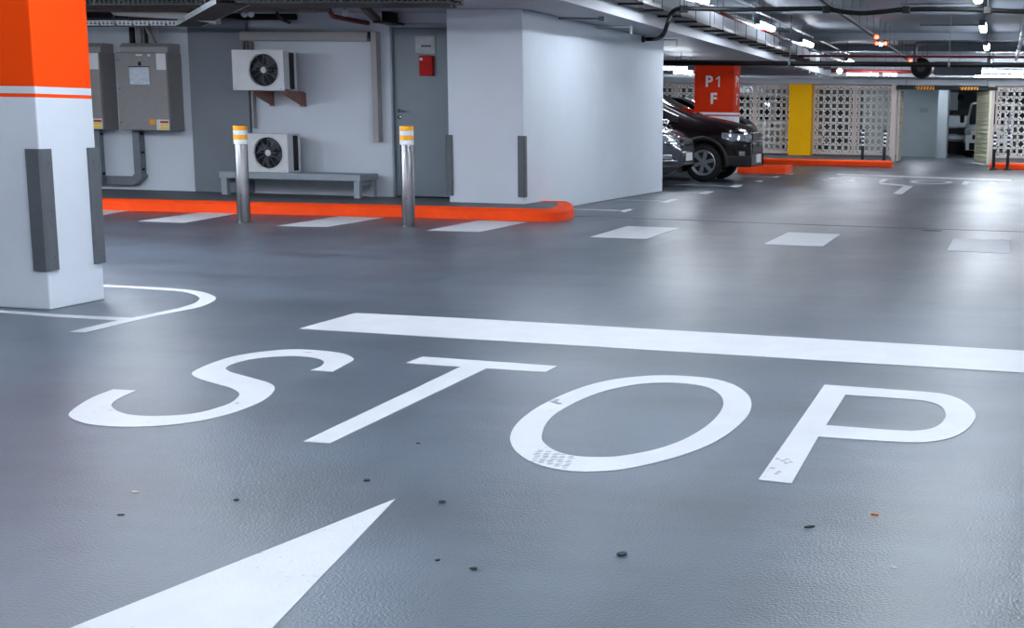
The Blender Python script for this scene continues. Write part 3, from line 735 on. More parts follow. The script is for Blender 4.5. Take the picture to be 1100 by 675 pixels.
# ============================================================ OVERHEAD, LEFT BAY
def cable_tray(name, pts, wd, ht, m, label, perf=True, group=None):
    """ladder style tray through 3-D points: two perforated side rails + rungs"""
    c0 = Vector(pts[0]); t = thing(name, label, 'cable tray', c0, group=group)
    P_ = [Vector(p) for p in pts]
    nrm = []
    for i in range(len(P_)):
        a = P_[max(0, i-1)]; c = P_[min(len(P_)-1, i+1)]; d = (c-a); d.z = 0; d.normalize(); nrm.append(Vector((-d.y, d.x, 0)))
    for s in (-1, 1):
        b = MB()
        for i in range(len(P_)-1):
            a = P_[i]+nrm[i]*s*wd/2; c = P_[i+1]+nrm[i+1]*s*wd/2; d = c-a; L_ = d.length; u = d.normalized(); nn = Vector((-u.y, u.x, 0))*.0025*1.0
            def rect(s0, s1, z0, z1):
                q = [a+u*s0, a+u*s1]; vs = []
                for o_ in (-nn, nn):
                    for pp in q:
                        vs += [pp+o_+Vector((0, 0, z0)), pp+o_+Vector((0, 0, z1))]
                b.add(vs, [(0, 1, 3, 2), (4, 6, 7, 5), (0, 4, 5, 1), (2, 3, 7, 6), (0, 2, 6, 4), (1, 5, 7, 3)])
            if perf:
                rect(0, L_, 0, ht*.22); rect(0, L_, ht*.78, ht); rect(0, L_, ht*.44, ht*.56)
                k = 0
                while k < L_:
                    rect(k, min(k+.022, L_), ht*.2, ht*.8); k += .055
            else: rect(0, L_, 0, ht)
        b.build('side_rail', M[m], t)
    b = MB()
    for i in range(len(P_)-1):
        d = P_[i+1]-P_[i]; L_ = d.length; u = d.normalized(); nn = Vector((-u.y, u.x, 0)); k = .05
        while k < L_:
            p = P_[i]+u*k; b.cyl(p-nn*wd/2+Vector((0, 0, .008)), p+nn*wd/2+Vector((0, 0, .008)), .008, 6); k += .22
    b.build('rungs', M['traydark'], t)['kind'] = 'stuff'
    b = MB()
    for i in range(len(P_)-1):
        q = [P_[i]-nrm[i]*wd*.48, P_[i+1]-nrm[i+1]*wd*.48, P_[i+1]+nrm[i+1]*wd*.48, P_[i]+nrm[i]*wd*.48]
        b.add([v+Vector((0, 0, .001)) for v in q]+[v+Vector((0, 0, .004)) for v in q], [(0, 1, 2, 3), (7, 6, 5, 4), (0, 4, 5, 1), (1, 5, 6, 2), (2, 6, 7, 3), (3, 7, 4, 0)])
    b.build('floor_plate', M['traydark'], t)
    b = MB()
    for q in (-.3, -.1, .12, .3):
        b.tube([P_[i]+nrm[i]*q*wd+Vector((0, 0, .035)) for i in range(len(P_))], .018, 6)
    b.build('cables', M['hose'], t, smooth=True)['kind'] = 'stuff'
    # hanging rods
    for i in range(len(P_)-1):
        d = P_[i+1]-P_[i]; n_ = max(1, int(d.length/1.4))
        for k in range(n_):
            p = P_[i]+d*((k+.5)/n_)
            for s in (-1, 1):
                q = p+nrm[i]*s*wd*.5; MB().cyl(q, (q.x, q.y, ZS), .005, 6).build('hanger_rod', M['greypipe'], t)
    return t
zt_ = WY(203, 28.3, 14.9).z
pA = Vector((WY(60, 26, 14.9).x, 14.9, zt_)); pB = Vector((WY(203, 26, 14.9).x, 14.9, zt_))
pC = G(247, 3.5, 0); dd = ray(250, 4.8); tt = (zt_-EYE)/dd.z; pC = Vector((dd.x*tt, dd.y*tt, zt_))
dd = ray(600, -8.5); tt = (zt_-EYE)/dd.z; pD = Vector((-4.9, pC.y, zt_))
cable_tray('cable_tray', [pC+Vector((.12, 0, .0)), pD], .30, .055, 'traydark', 'cable tray stretch coloured dark for shade above the upper air conditioner')  # same run as the bright tray, coloured dark in place of shade
cable_tray('cable_tray', [pA, pB, pC], .30, .055, 'traybright', 'bright perforated cable tray above the cabinets turning up and right')
cable_tray('cable_tray', [Vector((-16, 15.3, 2.27)), Vector((-9.15, 15.3, 2.27))], .4, .07, 'traydark', 'dark cable tray close under the soffit above the cabinets', perf=False)
cable_tray('cable_tray', [Vector((-16, 12.9, 2.22)), Vector((-5.4, 12.9, 2.22))], .45, .06, 'traydark', 'dark wide cable tray along the top edge over the service bay', perf=True)
for yy_, zz_, r_, m_, lb_ in ((13.5, 2.31, .05, 'traydark', 'nearest'), (13.9, 2.28, .035, 'strut', 'second'), (14.5, 2.33, .045, 'traydark', 'third'), (15.75, 2.33, .04, 'hose', 'farthest')):
    tag(MB().cyl((-16, yy_, zz_), (-8.6 if yy_ > 14 else -7.2, yy_, zz_), r_, 10).build('dark_pipe', M[m_], smooth=True), lb_+' of the dark pipes under the soffit over the cabinets', 'pipe')
# beige trunking that dips at the very top left
b = MB(); tz = [(100, -6, 14.0), (122, 12.5, 14.0), (150, 14.5, 14.0), (205, 17.5, 14.0), (232, 22, 14.0)]
pts = [WY(x, y, Y) for x, y, Y in tz]
for i in range(len(pts)-1):
    a, c = pts[i], pts[i+1]; hh = .075
    b.add([(a.x, a.y, a.z-hh/2), (a.x, a.y, a.z+hh/2), (a.x, a.y+.1, a.z+hh/2), (a.x, a.y+.1, a.z-hh/2), (c.x, c.y, c.z-hh/2), (c.x, c.y, c.z+hh/2), (c.x, c.y+.1, c.z+hh/2), (c.x, c.y+.1, c.z-hh/2)],
          [(0, 1, 2, 3), (7, 6, 5, 4), (0, 4, 5, 1), (1, 5, 6, 2), (2, 6, 7, 3), (3, 7, 4, 0)])
t = thing('cable_trunking', 'beige trunking dipping down beside the orange column top', 'trunking', tuple(pts[1]))
b.build('channel', M['trunk'], t)
for q in (175, 182): MB().cyl(WY(q-4, -4, 14.05), WY(q-4, 16, 14.05), .01, 8).build('hanger_rod', M['greypipe'], t)
for q in (123.5, 126, 128.5, 131): MB().cyl(WY(q, 11.0+(q-123)*.1, 13.995), WY(q, 11.0+(q-123)*.1, 14.0), .008, 8).build('slot_hole', M['black'], t)
# small sprinklers / balls
for i, (x, y, lb) in enumerate(((262.5, 15, 'left white round junction box hanging over the upper air conditioner'), (269.5, 15, 'right white round junction box hanging over the upper air conditioner'), (370.5, 14, 'white round junction box hanging left of the brown strut'))):
    c = WY(x, y, 15.2); t = thing('junction_box', lb, 'junction box', tuple(c), group='round junction boxes below the soffit')
    MB().lathe([(-.035, .02), (-.025, .035), (.0, .042), (.025, .035), (.035, .02)], c, 'y', 16).build('body', M['whitepipe'], t, smooth=True)
    MB().cyl(c+Vector((0, 0, .03)), (c.x, c.y, ZS), .008, 8).build('stem', M['greypipe'], t)
pts = [WY(296.5, 4, 15), WY(298, 15, 15), WY(303, 21, 15.3), WY(311, 24.5, 16.04)]; pts = [Vector((pts[0].x, 15, ZS))]+pts
tag(MB().tube(catmull([tuple(p) for p in pts], 5), .018, 8).build('curved_pipe', M['hose'], smooth=True), 'thin black pipe curving from the soffit into the wall above the trunking', 'pipe')
p0 = WY(349, 2, 14.6); p1 = WY(357.5, 17.5, 15.2)
b = MB().tube([(p0.x, p0.y, ZS), tuple(p0), tuple(p1), (p1.x+.03, YB, p1.z-.02)], .03, 10); tag(b.build('fire_pipe', M['redpipe'], smooth=True), 'dark red pipe stub sloping down over the service bay wall', 'pipe')
p0 = WY(390, -2, 15.1); p1 = WY(406, 22, 15.75)
t = thing('ceiling_strut', 'brown diagonal strut above the trunking corner beside the door', 'strut', tuple(p1))
MB().cyl((p0.x, p0.y, ZS), p1, .05, 4).build('beam', M['strut'], t)
ybox(400.5, 419, 22.3, 24.5, 15.6, YB).build('plate', M['black'], t)
ybox(410, 418, 12, 22.3, 15.8, YB).build('clamp', M['black'], t)
for k, (x, y) in enumerate(((411, 19.5), (447, 4), (636, 1.5))): pass
b = MB(); b.tube([WY(602, 19.5, 17.5), WY(648, 19.8, 17.5)], .014, 8)
# sprinkler pipes below the soffit on the white block
t = thing('sprinkler_pipe', 'dark horizontal sprinkler pipe sticking out at the top of the white wall', 'pipe', tuple(G(600, 19.5, 2.3)))
def at_z(x, y, z): d = ray(x, y); q = (z-EYE)/d.z; return Vector((d.x*q, d.y*q, z))
a = at_z(600, 19.5, 2.36); c = at_z(646, 20.2, 2.36); MB().cyl(a, c, .014, 8).build('pipe', M['greypipe'], t); MB().cyl(c+Vector((-.03, 0, 0)), c+Vector((.04, 0, 0)), .028, 10).build('end_cap', M['greypipe'], t)
t = thing('sprinkler_pipe', 'pale thin sprinkler pipe with a drop head at the top of the white wall', 'pipe', tuple(at_z(635, 29.5, 2.36)))
a = at_z(634, 29.3, 2.37); c = at_z(678, 29, 2.37); MB().cyl(a, c, .010, 8).build('pipe', M['whitepipe'], t); MB().cyl(c+Vector((0, 0, .015)), c+Vector((0, 0, -.09)), .016, 8).build('drop_head', M['whitepipe'], t)
t = thing('sprinkler_pipe', 'farthest pale sprinkler pipe below the soffit beside the black hose', 'pipe', tuple(at_z(700, 42.5, 2.36)))
a = at_z(692, 42.5, 2.37); c = at_z(727, 43, 2.37); MB().cyl(a, c, .010, 8).build('pipe', M['whitepipe'], t); MB().cyl(c+Vector((0, 0, .015)), c+Vector((0, 0, -.09)), .016, 8).build('drop_head', M['whitepipe'], t)

# ============================================================ TRAY ALONG THE FASCIA
TX0, TX1, TZ = -4.68, -4.40, 2.56
t = thing('cable_tray', 'long grey cable tray with black brackets hung along the edge of the low soffit', 'cable tray', (TX0, 20, TZ))
b = MB(); b.box(TX0, TX1, 6, 37.5, TZ, TZ+.012); b.box(TX0, TX0+.01, 6, 37.5, TZ, TZ+.06); b.box(TX1-.01, TX1, 6, 37.5, TZ, TZ+.06)
b.build('tray', M['trunk'], t)
b = MB(); [b.cyl((TX0+.06+.05*i, 6, TZ+.03), (TX0+.06+.05*i, 37.5, TZ+.03), .014, 6) for i in range(4)]
b.build('cables', M['hose'], t)['kind'] = 'stuff'
k = 12.55
while k < 37:
    MB().box(TX0-.01, TX1+.04, k-.02, k+.02, TZ-.028, TZ-.002).build('bracket', M['black'], t)
    MB().cyl((TX1+.02, k, TZ-.02), (TX1+.02, k, ZC), .006, 6).build('hanger_rod', M['rubber'], t)
    if int(k) % 2: MB().cyl((TX0+.06, k+.45, TZ+.04), (TX0+.06, k+.45, ZC), .004, 6).build('hanger_rod', M['rubber'], t)
    k += 1.0
MB().box(TX0+.04, TX0+.1, 17.3, 17.36, TZ-.03, TZ).build('clip', M['strut'], t)

# ============================================================ PIPES OVER THE LANE
def pipe(name, p0, p1, r, m, label, rods=(), rz=ZC, cat='pipe', rr=.006, square=False, coll=0):
    p0 = Vector(p0); p1 = Vector(p1); t = thing(name, label, cat, tuple((p0+p1)/2))
    MB().cyl(p0, p1, r, 4 if square else 12).build('tube', M[m], t, smooth=not square)
    for k in rods:
        q = p0.lerp(p1, k); MB().cyl(q+Vector((0, 0, r*.5)), (q.x, q.y, rz if not callable(rz) else rz(q)), rr, 6).build('hanger_rod', M['rubber'], t)
        if coll: MB().cyl(q-(p1-p0).normalized()*.02, q+(p1-p0).normalized()*.02, r*1.25, 10).build('clamp', M['rubber'], t)
    return t
YK = 23.5
a = WY(690, 66.5, YK); c = WY(1100, 71.6, YK)
zk = (a.z+c.z)/2
a = Vector((-9, YK, WY(711, 67.6, YK).z)); c = Vector((9, YK, c.z)); a.z = c.z = min(WY(900, 68.6, YK).z, ZS-.05)
pipe('drain_pipe', a, c, .043, 'hose', 'thick black pipe crossing the whole lane in front of the P1 column top', [.30, .45, .56, .66], rz=lambda q: ZS if q.x < -4.7 else ZC, coll=1)
YR = 29.8
zr = WY(980, 60.8, YR).z
pipe('fire_pipe', (-4.38, YR, zr), (9, YR, zr), .026, 'redpipe', 'upper red sprinkler main crossing under the ceiling', [.08, .2, .31, .36, .45], coll=1)
YR2 = 36.5
pipe('fire_pipe', (WY(893, 76.2, YR2).x, YR2, WY(893, 76.2, YR2).z), (WY(1046, 76.5, YR2).x, YR2, WY(893, 76.2, YR2).z), .045, 'redpipe', 'lower red sprinkler main behind the black crossing pipe', [.1, .5, .9])
# conduit along Y at X~-2
def along(x0, y0, z, x1=None): return at_z(x0, y0, z)
ca = at_z(882, 0, 2.62); cb = at_z(979, 66, 2.62); Xc = (ca.x+cb.x)/2
pipe('square_conduit', (Xc, 8, 2.62), (Xc, 36, 2.62), .032, 'traydark', 'dark square conduit running away from the viewer to the red lit sensor sign', [i/24+.02 for i in range(4, 24)], cat='conduit', square=True)
ra = at_z(733, 0, 2.66); rb_ = at_z(889, 58.5, 2.66); Xr = (ra.x+rb_.x)/2
t = pipe('sprinkler_pipe', (Xr, 8, 2.66), (Xr, 36, 2.66), .022, 'greypipe', 'grey sprinkler pipe with red joints running away beside the left lamps', [.3, .4, .5, .6, .7, .8], cat='pipe')
for y0, y1 in ((19.3, 21.4), (22.8, 25.0), (31, 32)): MB().cyl((Xr, y0, 2.66), (Xr, y1, 2.66), .026, 12).build('red_joint', M['redpipe'], t, smooth=True)['label'] = 'red painted joint'
wa = at_z(786, 0, 2.9); wb = at_z(882, 44, 2.9); Xw = (wa.x+wb.x)/2
pipe('white_conduit', (Xw, 10, 2.9), (Xw, 36, 2.9), .018, 'whitepipe', 'thin white conduit close to the ceiling right of the left lamps', [.4, .55, .7], cat='conduit')
wa = at_z(1099, 34, 2.56)
pipe('white_conduit', (wa.x, 20, 2.56), (wa.x, 32.5, 2.56), .035, 'whitepipe', 'bright white conduit at the right edge near the ceiling', [.2, .5, .8], cat='conduit', coll=1)
# thin ceiling conduits across
for (x0, x1, y, Y, lb) in ((967, 1057, 4.3, 20.2, 'nearest thin conduit under the ceiling at right'), (988, 1052, 27.2, 24.5, 'thin conduit under the ceiling right of the black hose'), (1003, 1100, 41.5, 28.6, 'thin conduit by the ceiling beam at right'), (997, 1088, 54.4, 32, 'far thin conduit under the ceiling at right')):
    zq = ZC-.010; a = at_z(x0, y, zq); c = at_z(x1, y, zq); Y = a.y
    if 29 < Y < 29.6: Y = 28.9
    tag(MB().cyl((a.x, Y, zq), (c.x, Y, zq), .011, 8).build('conduit', M['greypipe'], smooth=True), lb, 'conduit')
# thick black hose
YH = 17.4
H_ = [(672, 40.5), (689, 41.8), (703, 42.0), (709, 40), (713.5, 35), (717.5, 24), (721, 15), (725, 11), (733, 9.2), (760, 9.6), (800, 10.2), (840, 9.6), (870, 9.2), (888, 9.6), (904, 12.4), (925, 14.2), (947, 12.7), (973, 10.2), (1010, 9.8), (1040, 10.2), (1061, 10.8), (1100, 12.6), (1180, 13.5)]
hp_ = []
for i, (x, y) in enumerate(H_):
    p = at_z(x, y, 2.345) if x < 704 else WX(x, y, {709: -4.6, 713.5: -4.45}.get(x, -4.33)) if x < 726 else WY(x, y, YH)
    if i == 8: YH = (hp_[-1][1]+YH)/2; p = WY(x, y, YH)
    hp_.append(tuple(p))
t = thing('black_hose', 'thick black cable curving off the white wall and sagging across the ceiling', 'cable', hp_[7])
MB().tube(catmull(hp_, 5), .030, 10).build('cable', M['hose'], t, smooth=True)
for x, y in ((689, 41.8), (735, 9.3), (888, 9.8), (973.5, 10.2), (1061, 10.8)):
    p = WY(x, y, YH) if x > 700 else at_z(x, y, 2.345)
    top = ZC if x > 700 else ZS
    MB().box(p.x-.05, p.x+.05, p.y-.04, p.y+.04, p.z-.05, p.z+.04).build('clamp', M['black'], t, bevel=.01)
    MB().cyl(p, (p.x, p.y, top), .008, 6).build('clamp_rod', M['rubber'], t)
# jet fan, grey elbow pipe, horn
YJ = 33.0
c = WY(990, 73.5, YJ); t = thing('jet_fan', 'dark round duct fan hanging behind the black crossing pipe', 'fan', tuple(c))
MB().lathe([(-.35, .20), (-.33, .235), (.33, .235), (.35, .20)], c, 'y', 24).build('drum', M['black'], t, smooth=True)
MB().lathe([(-.40, .03), (-.36, .09), (-.34, .10)], c, 'y', 16).build('hub', M['rubber'], t, smooth=True)
MB().cyl(c+Vector((.12, 0, .2)), (c.x+.12, c.y, ZC-.02), .01, 6).build('hanger_rod', M['rubber'], t)
MB().box(c.x+.3, c.x+1.4, YJ-.1, YJ+.3, c.z-.15, c.z+.16).build('silencer_box', M['greypipe'], t, bevel=.02)
pts = [WY(983, 72, 32.0), WY(983, 56, 32.0), WY(984.5, 50, 32.0), WY(988, 47.5, 32.0), WY(994, 46.8, 32.0), WY(1095, 47.2, 32.0)]
tag(MB().tube(catmull([tuple(p) for p in pts], 5), .045, 10).build('grey_elbow_pipe', M['greypipe'], smooth=True), 'grey pipe bending down from the ceiling onto the dark fan', 'pipe')
YS = 24.0
c = WY(846, 46, YS); t = thing('horn_speaker', 'dark angular horn speaker hanging near the left lamps', 'speaker', tuple(c))
x0, x1 = WY(838, 46, YS).x, WY(850, 46, YS).x
MB().prism([(x0, WY(838, 45, YS).z), (x1, WY(850, 44, YS).z), (x1, WY(850, 53, YS).z), (x0, WY(838, 49, YS).z)], lambda u, v, h: (u, h, v), YS-.12, YS+.12).build('horn', M['rubber'], t, bevel=.01)
MB().box(x1-.008, x1+.008, YS-.01, YS+.01, WY(850, 50, YS).z, ZC).build('mount', M['rubber'], t)
# sensor sign
YG = 25.6
c = WY(946.5, 47, YG); t = thing('sensor_sign', 'small sign with two red lamps round a blue white symbol under the conduit', 'sign', tuple(c))
x0, x1, zz0, zz1 = WY(939.5, 47, YG).x, WY(953.5, 47, YG).x, WY(946, 50.5, YG).z, WY(946, 43.2, YG).z
hx = [(x0, (zz0+zz1)/2), (x0+.04, zz1), (x1-.04, zz1), (x1, (zz0+zz1)/2), (x1-.04, zz0), (x0+.04, zz0)]
MB().prism(hx, lambda u, v, h: (u, h, v), YG-.03, YG+.03).build('housing', M['black'], t, bevel=.005)
cz = (zz0+zz1)/2
for s in (-1, 1): MB().lathe([(-.045, .022), (-.03, .034)], ((x0+x1)/2+s*.078, YG, cz), 'y', 16).build('red_light', M['glowr'], t, smooth=True)
MB().box((x0+x1)/2-.033, (x0+x1)/2+.033, YG-.038, YG-.03, cz-.05, cz+.05).build('symbol_panel', M['glowb'], t)
MB().cyl(((x0+x1)/2, YG, zz1), ((x0+x1)/2, YG, 2.66), .008, 6).build('stem', M['rubber'], t)
for (x, y, Y) in ((941.5, 39.8, 23.8), (978, 65.5, 32.5)):
    p = WY(x, y, Y); tag(MB().lathe([(-.03, .03), (0, .042), (.03, .03)], p, 'z', 14).build('red_indicator', M['glowr'], smooth=True), 'small red indicator lamp on the conduit %s the sensor sign' % ('just before' if Y < 25 else 'well beyond'), 'indicator')

# ============================================================ LAMPS
def lamp_proto(x, y, z, L_, ceil_z, label, group):
    t = thing('tube_lamp', label, 'lamp', (x, y, z), group=group)
    MB().box(x-.055, x+.055, y-L_/2, y+L_/2, z+.035, z+.075).build('housing', M['lampbody'], t, bevel=.008)
    prof = [(x-.05, z+.036), (x+.05, z+.036), (x+.05, z-.01), (x+.03, z-.03), (x-.03, z-.03), (x-.05, z-.01)]
    MB().prism(prof, lambda u, v, h: (u, h, v), y-L_/2+.02, y+L_/2-.02).build('diffuser', M['glow'], t)
    for s in (-1, 1): MB().cyl((x, y+s*L_*.42, z+.07), (x, y+s*L_*.42, ceil_z), .006, 6).build('hanger_rod', M['rubber'], t)
    for s in (-1, 1): MB().box(x-.05, x+.05, y+s*L_*.5-.012, y+s*L_*.5+.012, z-.02, z+.06).build('end_cap', M['lampbody'], t)
    return t
LZ = 2.66
la = at_z(812, 24, LZ+.02); Xl = at_z(823, 29, LZ).x; Xm = at_z(1056, 30, LZ).x
lp = lamp_proto(Xl, 20.5, LZ, 1.45, ZC, 'nearest visible ceiling tube lamp on the left side of the lane', 'tube lamps along the lane')
rowL = [(at_z(863, 44.5, LZ).y+.75, 'second ceiling tube lamp on the left side of the lane'), (at_z(912, 65, LZ).y+.7, 'third and farthest ceiling tube lamp of the left row')]
lp.location.y = (at_z(823, 28.5, LZ).y)
for yy, lb in rowL: dup(lp, (Xl, yy, LZ), lb)
for yy, lb in ((at_z(1056, 30, LZ).y, 'nearest visible tube lamp of the right ceiling row'), (at_z(1060, 50.5, LZ).y, 'second tube lamp of the right ceiling row'), (at_z(1064, 67.5, LZ).y, 'farthest small looking tube lamp of the right ceiling row')):
    dup(lp, (Xm, yy, LZ), lb)
dY = 5.3; y1_ = lp.location.y
for X_, ks in ((Xl, (1, 2, 3, 3.5, 4)), (Xm, (1, 2, 2.6, 3, 3.5, 4)), (3.4, (-1, 3.5, 4)), (6.8, (-2, -1, 0, 2, 3))):  # rows continue unseen; extra lamps added to brighten the near floor
    for k in ks: dup(lp, (X_, y1_-k*dY, LZ), 'ceiling tube lamp above the lane out of the picture')
# unseen lamps under the low soffit at left, several added to brighten the bay
for X_, Y_ in ((-7.2, 9.6), (-9.6, 10.9), (-12.0, 10.9), (-14.5, 10.9), (-11.2, 9.4), (-8.4, 7.6), (-6.4, 8.4), (-13.2, 9.2), (-10.8, 9.9), (-8.4, 10.4), (-9.0, 4.0)):
    lq = dup(lp, (X_, Y_, 2.17), 'unseen tube lamp under the low soffit brightening the service bay'); 
    for ch in lq.children:
        if ch.name.startswith('hanger_rod'): ch.scale = (1, 1, .52)
# wide lamps across the far beam
def xlamp(x0, x1, y, Y, ceil_z, label, m='glow', th=.035):
    a = WY(x0, y, Y); c = WY(x1, y, Y); z = (a.z+c.z)/2
    t = thing('tube_lamp', label, 'lamp', ((a.x+c.x)/2, Y, z), group='tube lamps across the far end')
    MB().box(a.x, c.x, Y-.05, Y+.05, z+.03, z+.06).build('housing', M['lampbody'], t, bevel=.006)
    MB().cyl((a.x+.02, Y, z), (c.x-.02, Y, z), th, 12).build('diffuser', M[m], t, smooth=True)
    for s in (.15, .85): MB().cyl((a.x+(c.x-a.x)*s, Y, z+.05), (a.x+(c.x-a.x)*s, Y, ceil_z), .006, 6).build('hanger_rod', M['rubber'], t)
xlamp(909, 944, 80, 36.2, ZC, 'long tube lamp mounted crosswise at the far end left of the gate', th=.028)
xlamp(948.5, 964, 80.3, 36.2, ZC, 'short crosswise tube lamp at the far end just left of the gate', th=.028)
xlamp(1047, 1180, 77.3, 35.2, ZC, 'upper of two long crosswise tube lamps above the right screen', th=.026)
xlamp(1046, 1178, 82.4, 37.2, ZC, 'lower of two long crosswise tube lamps above the right screen', th=.026)
xlamp(690, 739, 73.4, 25.2, ZS, 'upper tube lamp under the soffit between the white wall and the P1 column', th=.03)
xlamp(723, 745, 77.8, 27.2, ZS, 'lower tube lamp under the soffit touching the P1 column', th=.03)
for X_, Y_ in ((-10.2, 37.0), (-8.0, 37.2), (2.5, 37.2), (4.5, 36.5)):  # hidden lamps added to lift the light at the far end
    lq = dup(lp, (X_, Y_, 2.3), 'unseen tube lamp added to brighten the far screens')
    for ch in lq.children:
        if ch.name.startswith('hanger_rod'): ch.scale = (1, 1, .2 if X_ < 0 else 1)
c = WY(902, 76, 35.5)
t = thing('spot_lamp', 'small bright round lamp above the crosswise tube at the far end', 'lamp', tuple(c))
MB().lathe([(-.06, .05), (0, .07), (.05, .03)], c, 'z', 16).build('bulb', M['glow'], t, smooth=True)
MB().cyl(c+Vector((0, 0, .04)), (c.x, c.y, ZC), .01, 6).build('stem', M['rubber'], t)
# ribs under the far soffit
b = MB()
k = 30.5
while k < 43.5: b.box(-18, -4.75, k, k+.12, ZS-.04, ZS+.02); k += 1.25
struct(b.build('trim_9', M['soffit']))
b = MB().box(-4.7, 9, 38.05, 38.2, ZS-.0, ZS+.06); struct(b.build('trim_10', M['whitepipe']))

# ============================================================ FAR SCREENS
def lattice(b, W_, z0, z1, cell, wd, y0, y1):
    nx = max(1, round(W_/cell)); cx = W_/nx; nz = max(1, round((z1-z0)/cell)); cz_ = (z1-z0)/nz
    for i in range(nx):
        for q in (.32, .68): x = (i+q)*cx; b.strip((x, z0), (x, z1), wd, y0, y1)
    for j in range(nz):
        for q in (.32, .68): z = z0+(j+q)*cz_; b.strip((0, z), (W_, z), wd, y0, y1)
    def S(x0_, v0, x1_, v1):
        b.strip((x0_, v0), (x1_, v1), wd, y0, y1)
    for i in range(nx):
        for j in range(nz):
            X = i*cx; Z = z0+j*cz_
            r = .5
            # star diamond at the cell centre and octagon corners
            for (a0, b0, a1, b1) in ((.5, .18, .82, .5), (.82, .5, .5, .82), (.5, .82, .18, .5), (.18, .5, .5, .18),
                                     (0, .32, .32, 0), (.68, 0, 1, .32), (1, .68, .68, 1), (.32, 1, 0, .68)):
                S(X+a0*cx, Z+b0*cz_, X+a1*cx, Z+b1*cz_)
def screen_panel(x0, x1, z0, z1, Y, label, m='screen', mp='post', rz=0, cell=.37, wd=.034, root_y=None):
    t = thing('screen_panel', label, 'screen', (x0, Y, z0), rz, 'patterned screens at the far end')
    W_ = x1-x0; b = MB(); lattice(b, W_, 0, z1-z0, cell, wd, -.008, .008)
    b.build('lattice', M[m], t, local=True)
    f = MB(); h = z1-z0
    for q in ((-.03, .03, 0, h), (W_-.03, W_+.03, 0, h)): f.box(q[0], q[1], -.03, .03, q[2], q[3])
    f.box(.03, W_-.03, -.025, .025, 0, .07); f.box(.03, W_-.03, -.025, .025, h-.05, h)
    f.build('frame', M[mp], t, local=True)
    return t
YF = 40.6
zf1 = ZF-.01; zf0 = .20
def FX(px_): return WY(px_, 130, YF).x
zt2 = WY(900, 91, YF).z
screen_panel(FX(874.5), FX(916.5), zf0, zf1, YF, 'screen panel right beside the yellow column')
screen_panel(FX(919), FX(957.5), zf0, zf1, YF, 'screen panel just left of the gate opening')
screen_panel(FX(811.5), FX(848), zf0, zf1, YF, 'screen panel left of the yellow column with a white van behind')
screen_panel(FX(770.5), FX(809.5), zf0, zf1, YF, 'screen panel just right of the P1 column')
screen_panel(FX(727.5), FX(768), zf0, zf1, YF, 'screen panel behind the P1 column and the black car')
screen_panel(FX(690), FX(725), zf0, zf1, YF, 'screen panel beside the far edge of the white wall')
screen_panel(FX(1070), FX(1112), zf0, zf1, YF, 'screen panel right of the gate at the right edge')
# yellow column
yx0, yx1 = FX(849), FX(872.6)
tag(MB().box(yx0, yx1, YF-.35, YF+.35, .16, ZF).build('yellow_column', M['yellowcol'], bevel=.01), 'bright yellow square column between the far screens', 'column')
# posts
for px_, w_, m, lb in ((961, .16, 'post', 'wide pinkish post on the left of the gate opening'), (1064, .20, 'post', 'wide pinkish post on the right of the gate opening')):
    x = FX(px_); tag(MB().box(x-w_/2, x+w_/2, YF-.5, YF-.35, 0, ZF).build('gate_post', M[m], bevel=.01), lb, 'post')
# gate leaves standing open
x = FX(966); 
t = thing('gate_leaf', 'cream gate leaf folded open seen edge on at the left of the opening', 'gate', (x, YF-.3, .06), PI/2)
b = MB(); lattice(b, 1.3, 0, 2.03, .37, .026, -.008, .008); b.build('lattice', M['leaf'], t, local=True)
f = MB(); f.box(0, .07, -.03, .03, 0, 2.03); f.box(1.23, 1.3, -.03, .03, 0, 2.03); f.box(.07, 1.23, -.03, .03, 0, .07); f.box(.07, 1.23, -.03, .03, 1.98, 2.03); f.build('frame', M['post'], t, local=True)
g0 = G(1047, 175.8); g1 = G(1060.5, 178.2); a_ = math.atan2(g0.y-g1.y, g0.x-g1.x); wl_ = (g0-g1).length
t = thing('gate_leaf', 'cream patterned gate leaf standing half open at the right of the opening', 'gate', (g1.x, g1.y, .05), a_)
b = MB(); lattice(b, wl_, 0, 2.03, .25, .019, -.008, .008); b.build('lattice', M['leaf'], t, local=True)
f = MB(); f.box(0, .07, -.03, .03, 0, 2.03); f.box(wl_-.07, wl_, -.03, .03, 0, 2.03); f.box(.07, wl_-.07, -.03, .03, 0, .07); f.box(.07, wl_-.07, -.03, .03, 1.98, 2.03); f.build('frame', M['leaf'], t, local=True)
# height bar
YHB = 39.6
a = WY(962.6, 93.6, YHB); c = WY(1071.7, 96, YHB); z = (a.z+c.z)/2
t = thing('height_bar', 'black height limit bar with amber striped sleeves over the gate opening', 'height bar', ((a.x+c.x)/2, YHB, z))
MB().box(a.x, c.x, YHB-.05, YHB+.05, z-.05, z+.05).build('bar', M['black'], t, bevel=.01)
for q0, q1 in ((984, 1003.5), (1031.5, 1051)):
    u0, u1 = WY(q0, 94, YHB).x, WY(q1, 94, YHB).x
    s_ = MB().box(u0, u1, YHB-.056, YHB-.05, z-.048, z+.048).build('striped_sleeve', M['stora'], t)
    nst = 6; st = MB()
    for k in range(nst):
        xx = u0+(u1-u0)*k/nst; ww = (u1-u0)/nst
        st.prism([(xx, z-.048), (xx+ww*.4, z-.048), (xx+ww*.75, z+.048), (xx+ww*.35, z+.048)], lambda u, v, h: (u, h, v), YHB-.059, YHB-.056)
    st.build('black_stripes', M['black'], s_)
for s in (.1, .9): MB().cyl((a.x+(c.x-a.x)*s, YHB, z+.04), (a.x+(c.x-a.x)*s, YHB, ZS+.02), .008, 6).build('hanger_rod', M['rubber'], t)
